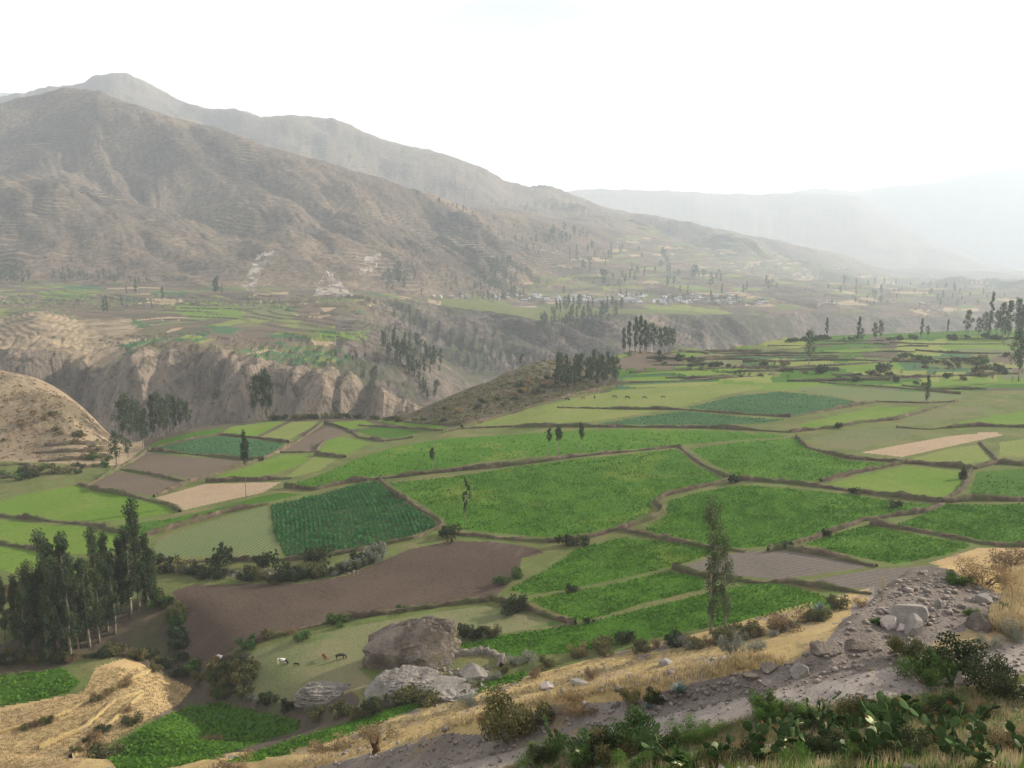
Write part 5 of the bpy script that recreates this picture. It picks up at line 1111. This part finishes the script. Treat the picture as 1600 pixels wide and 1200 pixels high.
def hide(name, c, head=None):
    m, nt, out = mat_new(name); col = c
    if head:
        tc = nt.nodes.new("ShaderNodeTexCoord"); sx = nt.nodes.new("ShaderNodeSeparateXYZ"); nt.links.new(tc.outputs['Object'], sx.inputs[0])
        f = ramp(nt, sx.outputs[0], [(.70, (0,0,0)), (.74, (1,1,1))]); sp = ramp(nt, noise_node(nt, 1.6, 2), [(.56, (0,0,0)), (.6, (1,1,1))]); f = mixc(nt, 1.0, f, sp, 'LIGHTEN'); col = mixc(nt, f, c, head)
    finish(nt, out, col, .8); return m
M['cblack'] = hide('black_hide', (.012,.011,.010)); M['cwhite'] = hide('black_white_hide', (.62,.58,.54), (.02,.018,.016)); M['cbrown'] = hide('brown_hide', (.14,.05,.025)); M['cdark'] = hide('dark_grey_hide', (.03,.028,.026)); M['cpale'] = hide('pale_hide', (.6,.6,.6))
G, S_ = cow_mesh(True), cow_mesh(False)
for u, vb, k, mt, rz, sc, lab, cat in [(382,1038,S_,'cblack',R(150),1.0,'black cow standing at the left end of the pasture','cow'),(441,1038,G,'cwhite',R(-10),1.15,'white cow with a black head grazing in the pasture','cow'),
    (463,1040,G,'cblack',R(0),.55,'small black calf grazing right of the white cow','calf'),(507,1030,G,'cbrown',R(120),.95,'reddish brown cow grazing in the middle of the pasture','cow'),(532,1030,G,'cdark',R(20),1.05,'dark grey cow grazing beside the brown one','cow'),
    (350,1033,S_,'cpale',R(180),1.1,'white cow half hidden by bushes at the pasture corner','cow'),
    (886,626,G,'cblack',R(0),1.3,'dark cow at the left end of the far grazing herd','cow'),(911,624,G,'cbrown',R(180),1.1,'second brown cow of the far grazing herd','cow'),(929,623,S_,'cblack',R(88),1.2,'dark cow of the far herd seen end on','cow'),
    (960,622,G,'cblack',R(-5),1.3,'dark cow left of centre in the far grazing herd','cow'),(980,623,G,'cblack',R(5),1.3,'dark cow in the centre right of the far grazing herd','cow'),(1007,623,G,'cdark',R(0),1.2,'dark grey cow near the right of the far grazing herd','cow'),(1036,622,G,'cbrown',R(10),1.1,'light brown cow at the right end of the far grazing herd','cow')]:
    p = hit([(u, vb)], 120, 650)[0]; me = k.copy(); me.materials.append(M[mt]); o = link('cow' if cat == 'cow' else 'calf', me); o.location = p; o.rotation_euler = (0, 0, rz); o.scale = (sc, sc, sc)
    tagt(o, lab, cat, 'cattle in the near pasture' if vb > 700 else 'cattle in the far meadow')

# ------------------------------------------------------------------ village beyond the gorge
M['zinc'] = ground('zinc_roof', (.25,.26,.275), (.33,.34,.355), (.42,.43,.44), .08, .6, .05, .2); M['adobe'] = ground('adobe_wall', (.28,.22,.17), (.34,.28,.22), (.42,.36,.3), .08, .8, .05, .3)
M['thatch'] = ground('thatch_roof', (.16,.14,.12), (.22,.19,.16), (.28,.25,.21), .1, .8, .05, .4); M['whitewash'] = ground('whitewashed_wall', (.38,.36,.34), (.44,.42,.40), (.48,.47,.45), .1, .6, .03, .2); M['dark'] = ground('dark_opening', (.02,.02,.02), (.03,.03,.03), (.03,.03,.03), 1, 2, .01)
def house_protos(seed):
    r = random.Random(seed); L, W_, h, rh = r.uniform(8, 16), r.uniform(6, 8), r.uniform(2.8, 5), r.uniform(1.2, 2)
    w = MB(); w.box(-L/2, L/2, -W_/2, W_/2, -2, h); w.add([(-L/2, -W_/2, h), (-L/2, W_/2, h), (-L/2, 0, h + rh), (L/2, -W_/2, h), (L/2, W_/2, h), (L/2, 0, h + rh)], [(0, 2, 1), (3, 4, 5)])
    rf = MB(); e = .5
    for s_ in (-1, 1): rf.add([(-L/2-e, 0, h+rh+.05), (L/2+e, 0, h+rh+.05), (L/2+e, s_*(W_/2+e), h-.2), (-L/2-e, s_*(W_/2+e), h-.2), (-L/2-e, 0, h+rh+.25), (L/2+e, 0, h+rh+.25), (L/2+e, s_*(W_/2+e), h+.0), (-L/2-e, s_*(W_/2+e), h+.0)], [(0,1,2,3),(4,7,6,5),(2,6,7,3),(0,3,7,4),(1,5,6,2)])
    d = MB(); d.box(-.5, .5, -W_/2 - .04, -W_/2 + .1, 0, 2.1)
    wi = MB(); wi.box(L*.25, L*.25 + 1.1, -W_/2 - .04, -W_/2 + .1, 1.1, 2.1)
    return w.mesh('wall', [M['whitewash' if seed % 3 == 0 else 'adobe']]), rf.mesh('roof', [M['thatch' if seed % 4 == 3 else 'zinc']]), d.mesh('door', [M['dark']]), wi.mesh('window', [M['dark']])
HP = [house_protos(i) for i in range(8)]
def houses(n, P, y0, y1, label, group):
    W3 = scatter_px(n, P, y0, y1)
    for p in W3:
        i = random.randrange(8); q = HP[i]; o = empty('house', p, random.choice([0, 1.57, .3, -.4, 1.2]) + random.uniform(-.15, .15))
        for me in q: link(me.name.split('.')[0], me, o)
        tagt(o, label, 'house', group)
houses(62, [(770,462),(870,462),(950,466),(950,474),(850,473),(770,470)], 1500, 2600, 'small grey-roofed house in the left part of the distant village', 'houses in the left part of the village')
houses(95, [(960,462),(1080,460),(1200,466),(1205,478),(1080,476),(960,474)], 1500, 2700, 'small pale-roofed house in the right part of the distant village', 'houses in the right part of the village')
houses(6, [(620,462),(760,463),(760,468),(620,466)], 1500, 2500, 'single house in the straggle of houses left of the distant village', 'straggle of houses left of the village')
houses(10, [(1250,470),(1560,478),(1560,484),(1250,478)], 1800, 4000, 'lonely farmhouse on the hazy plain right of the village', 'farmhouses on the hazy plain')
p = hit([(985, 473)], 1500, 2600)[0]; o = empty('church', p, .05); k = .8
mb = MB(); mb.box(-20*k, 20*k, -6*k, 6*k, -3, 10*k); link('nave', mb.mesh('nave', [M['whitewash']]), o)
mb = MB(); mb.add([(-20*k,-6.5*k,10*k),(20*k,-6.5*k,10*k),(20*k,6.5*k,10*k),(-20*k,6.5*k,10*k),(-20*k,0,14*k),(20*k,0,14*k)], [(0,1,5,4),(2,3,4,5),(1,2,5),(3,0,4)]); link('roof', mb.mesh('roof', [M['zinc']]), o)
for x in (15*k, 22*k):
    mb = MB(); mb.box(x - 2.6*k, x + 2.6*k, -9*k, -4*k, -3, 17*k); t = link('bell_tower', mb.mesh('bell_tower', [M['whitewash']]), o)
    mb = MB(); mb.add([(x-2.8*k,-9.2*k,17*k),(x+2.8*k,-9.2*k,17*k),(x+2.8*k,-3.8*k,17*k),(x-2.8*k,-3.8*k,17*k),(x,-6.5*k,21*k)], [(0,1,4),(1,2,4),(2,3,4),(3,0,4)]); link('tower_cap', mb.mesh('tower_cap', [M['whitewash']]), t)
mb = MB(); mb.box(-1.4, 1.4, -6*k - .06, -6*k + .1, 0, 4); link('door', mb.mesh('door', [M['dark']]), o)
tagt(o, 'large white church with two small towers in the middle of the distant village', 'church')
p = hit([(1013, 545)], 500, 900)[0]; mb = MB(); mb.box(-2, 2, -2, 2, -1, 5); o = empty('hut', p, .2); link('wall', mb.mesh('wall', [M['whitewash']]), o)
mb = MB(); mb.add([(-2.3,-2.3,5),(2.3,-2.3,5),(2.3,2.3,5),(-2.3,2.3,5),(0,0,7)], [(0,1,4),(1,2,4),(2,3,4),(3,0,4)]); link('roof', mb.mesh('roof', [M['thatch']]), o); tagt(o, 'small white chapel-like hut glimpsed between the trees of the isolated grove', 'hut')

# ------------------------------------------------------------------ haze
def build_haze():
    me = bpy.data.meshes.new("haze"); bm = bmesh.new(); bmesh.ops.create_cube(bm, size=1)
    x0, x1, y0, y1, z0, z1 = -37000, 37000, -400, 20000, float(GZ.min()) - 3, max(float(GZ.max()), CAMZ) + 30
    for v in bm.verts:
        v.co = ((x0 + x1) / 2 + v.co.x * (x1 - x0), (y0 + y1) / 2 + v.co.y * (y1 - y0), (z0 + z1) / 2 + v.co.z * (z1 - z0))
    bm.to_mesh(me); bm.free()
    m = bpy.data.materials.new("haze_air"); m.use_nodes = True; nt = m.node_tree
    for n in list(nt.nodes):
        if n.type != 'OUTPUT_MATERIAL': nt.nodes.remove(n)
    p = nt.nodes.new("ShaderNodeVolumePrincipled"); p.inputs['Color'].default_value = HAZE_COL; p.inputs['Density'].default_value = HAZE_D
    p.inputs['Anisotropy'].default_value = HAZE_G; nt.links.new(p.outputs[0], nt.nodes['Material Output'].inputs['Volume'])
    me.materials.append(m); o = link("haze", me); o['kind'] = 'stuff'
    o['label'] = 'pale afternoon haze lying over the whole valley'; o['category'] = 'haze'
HAZE_D = .000106; HAZE_G = .12; HAZE_COL = (.80, .90, 1.0, 1)
build_haze()
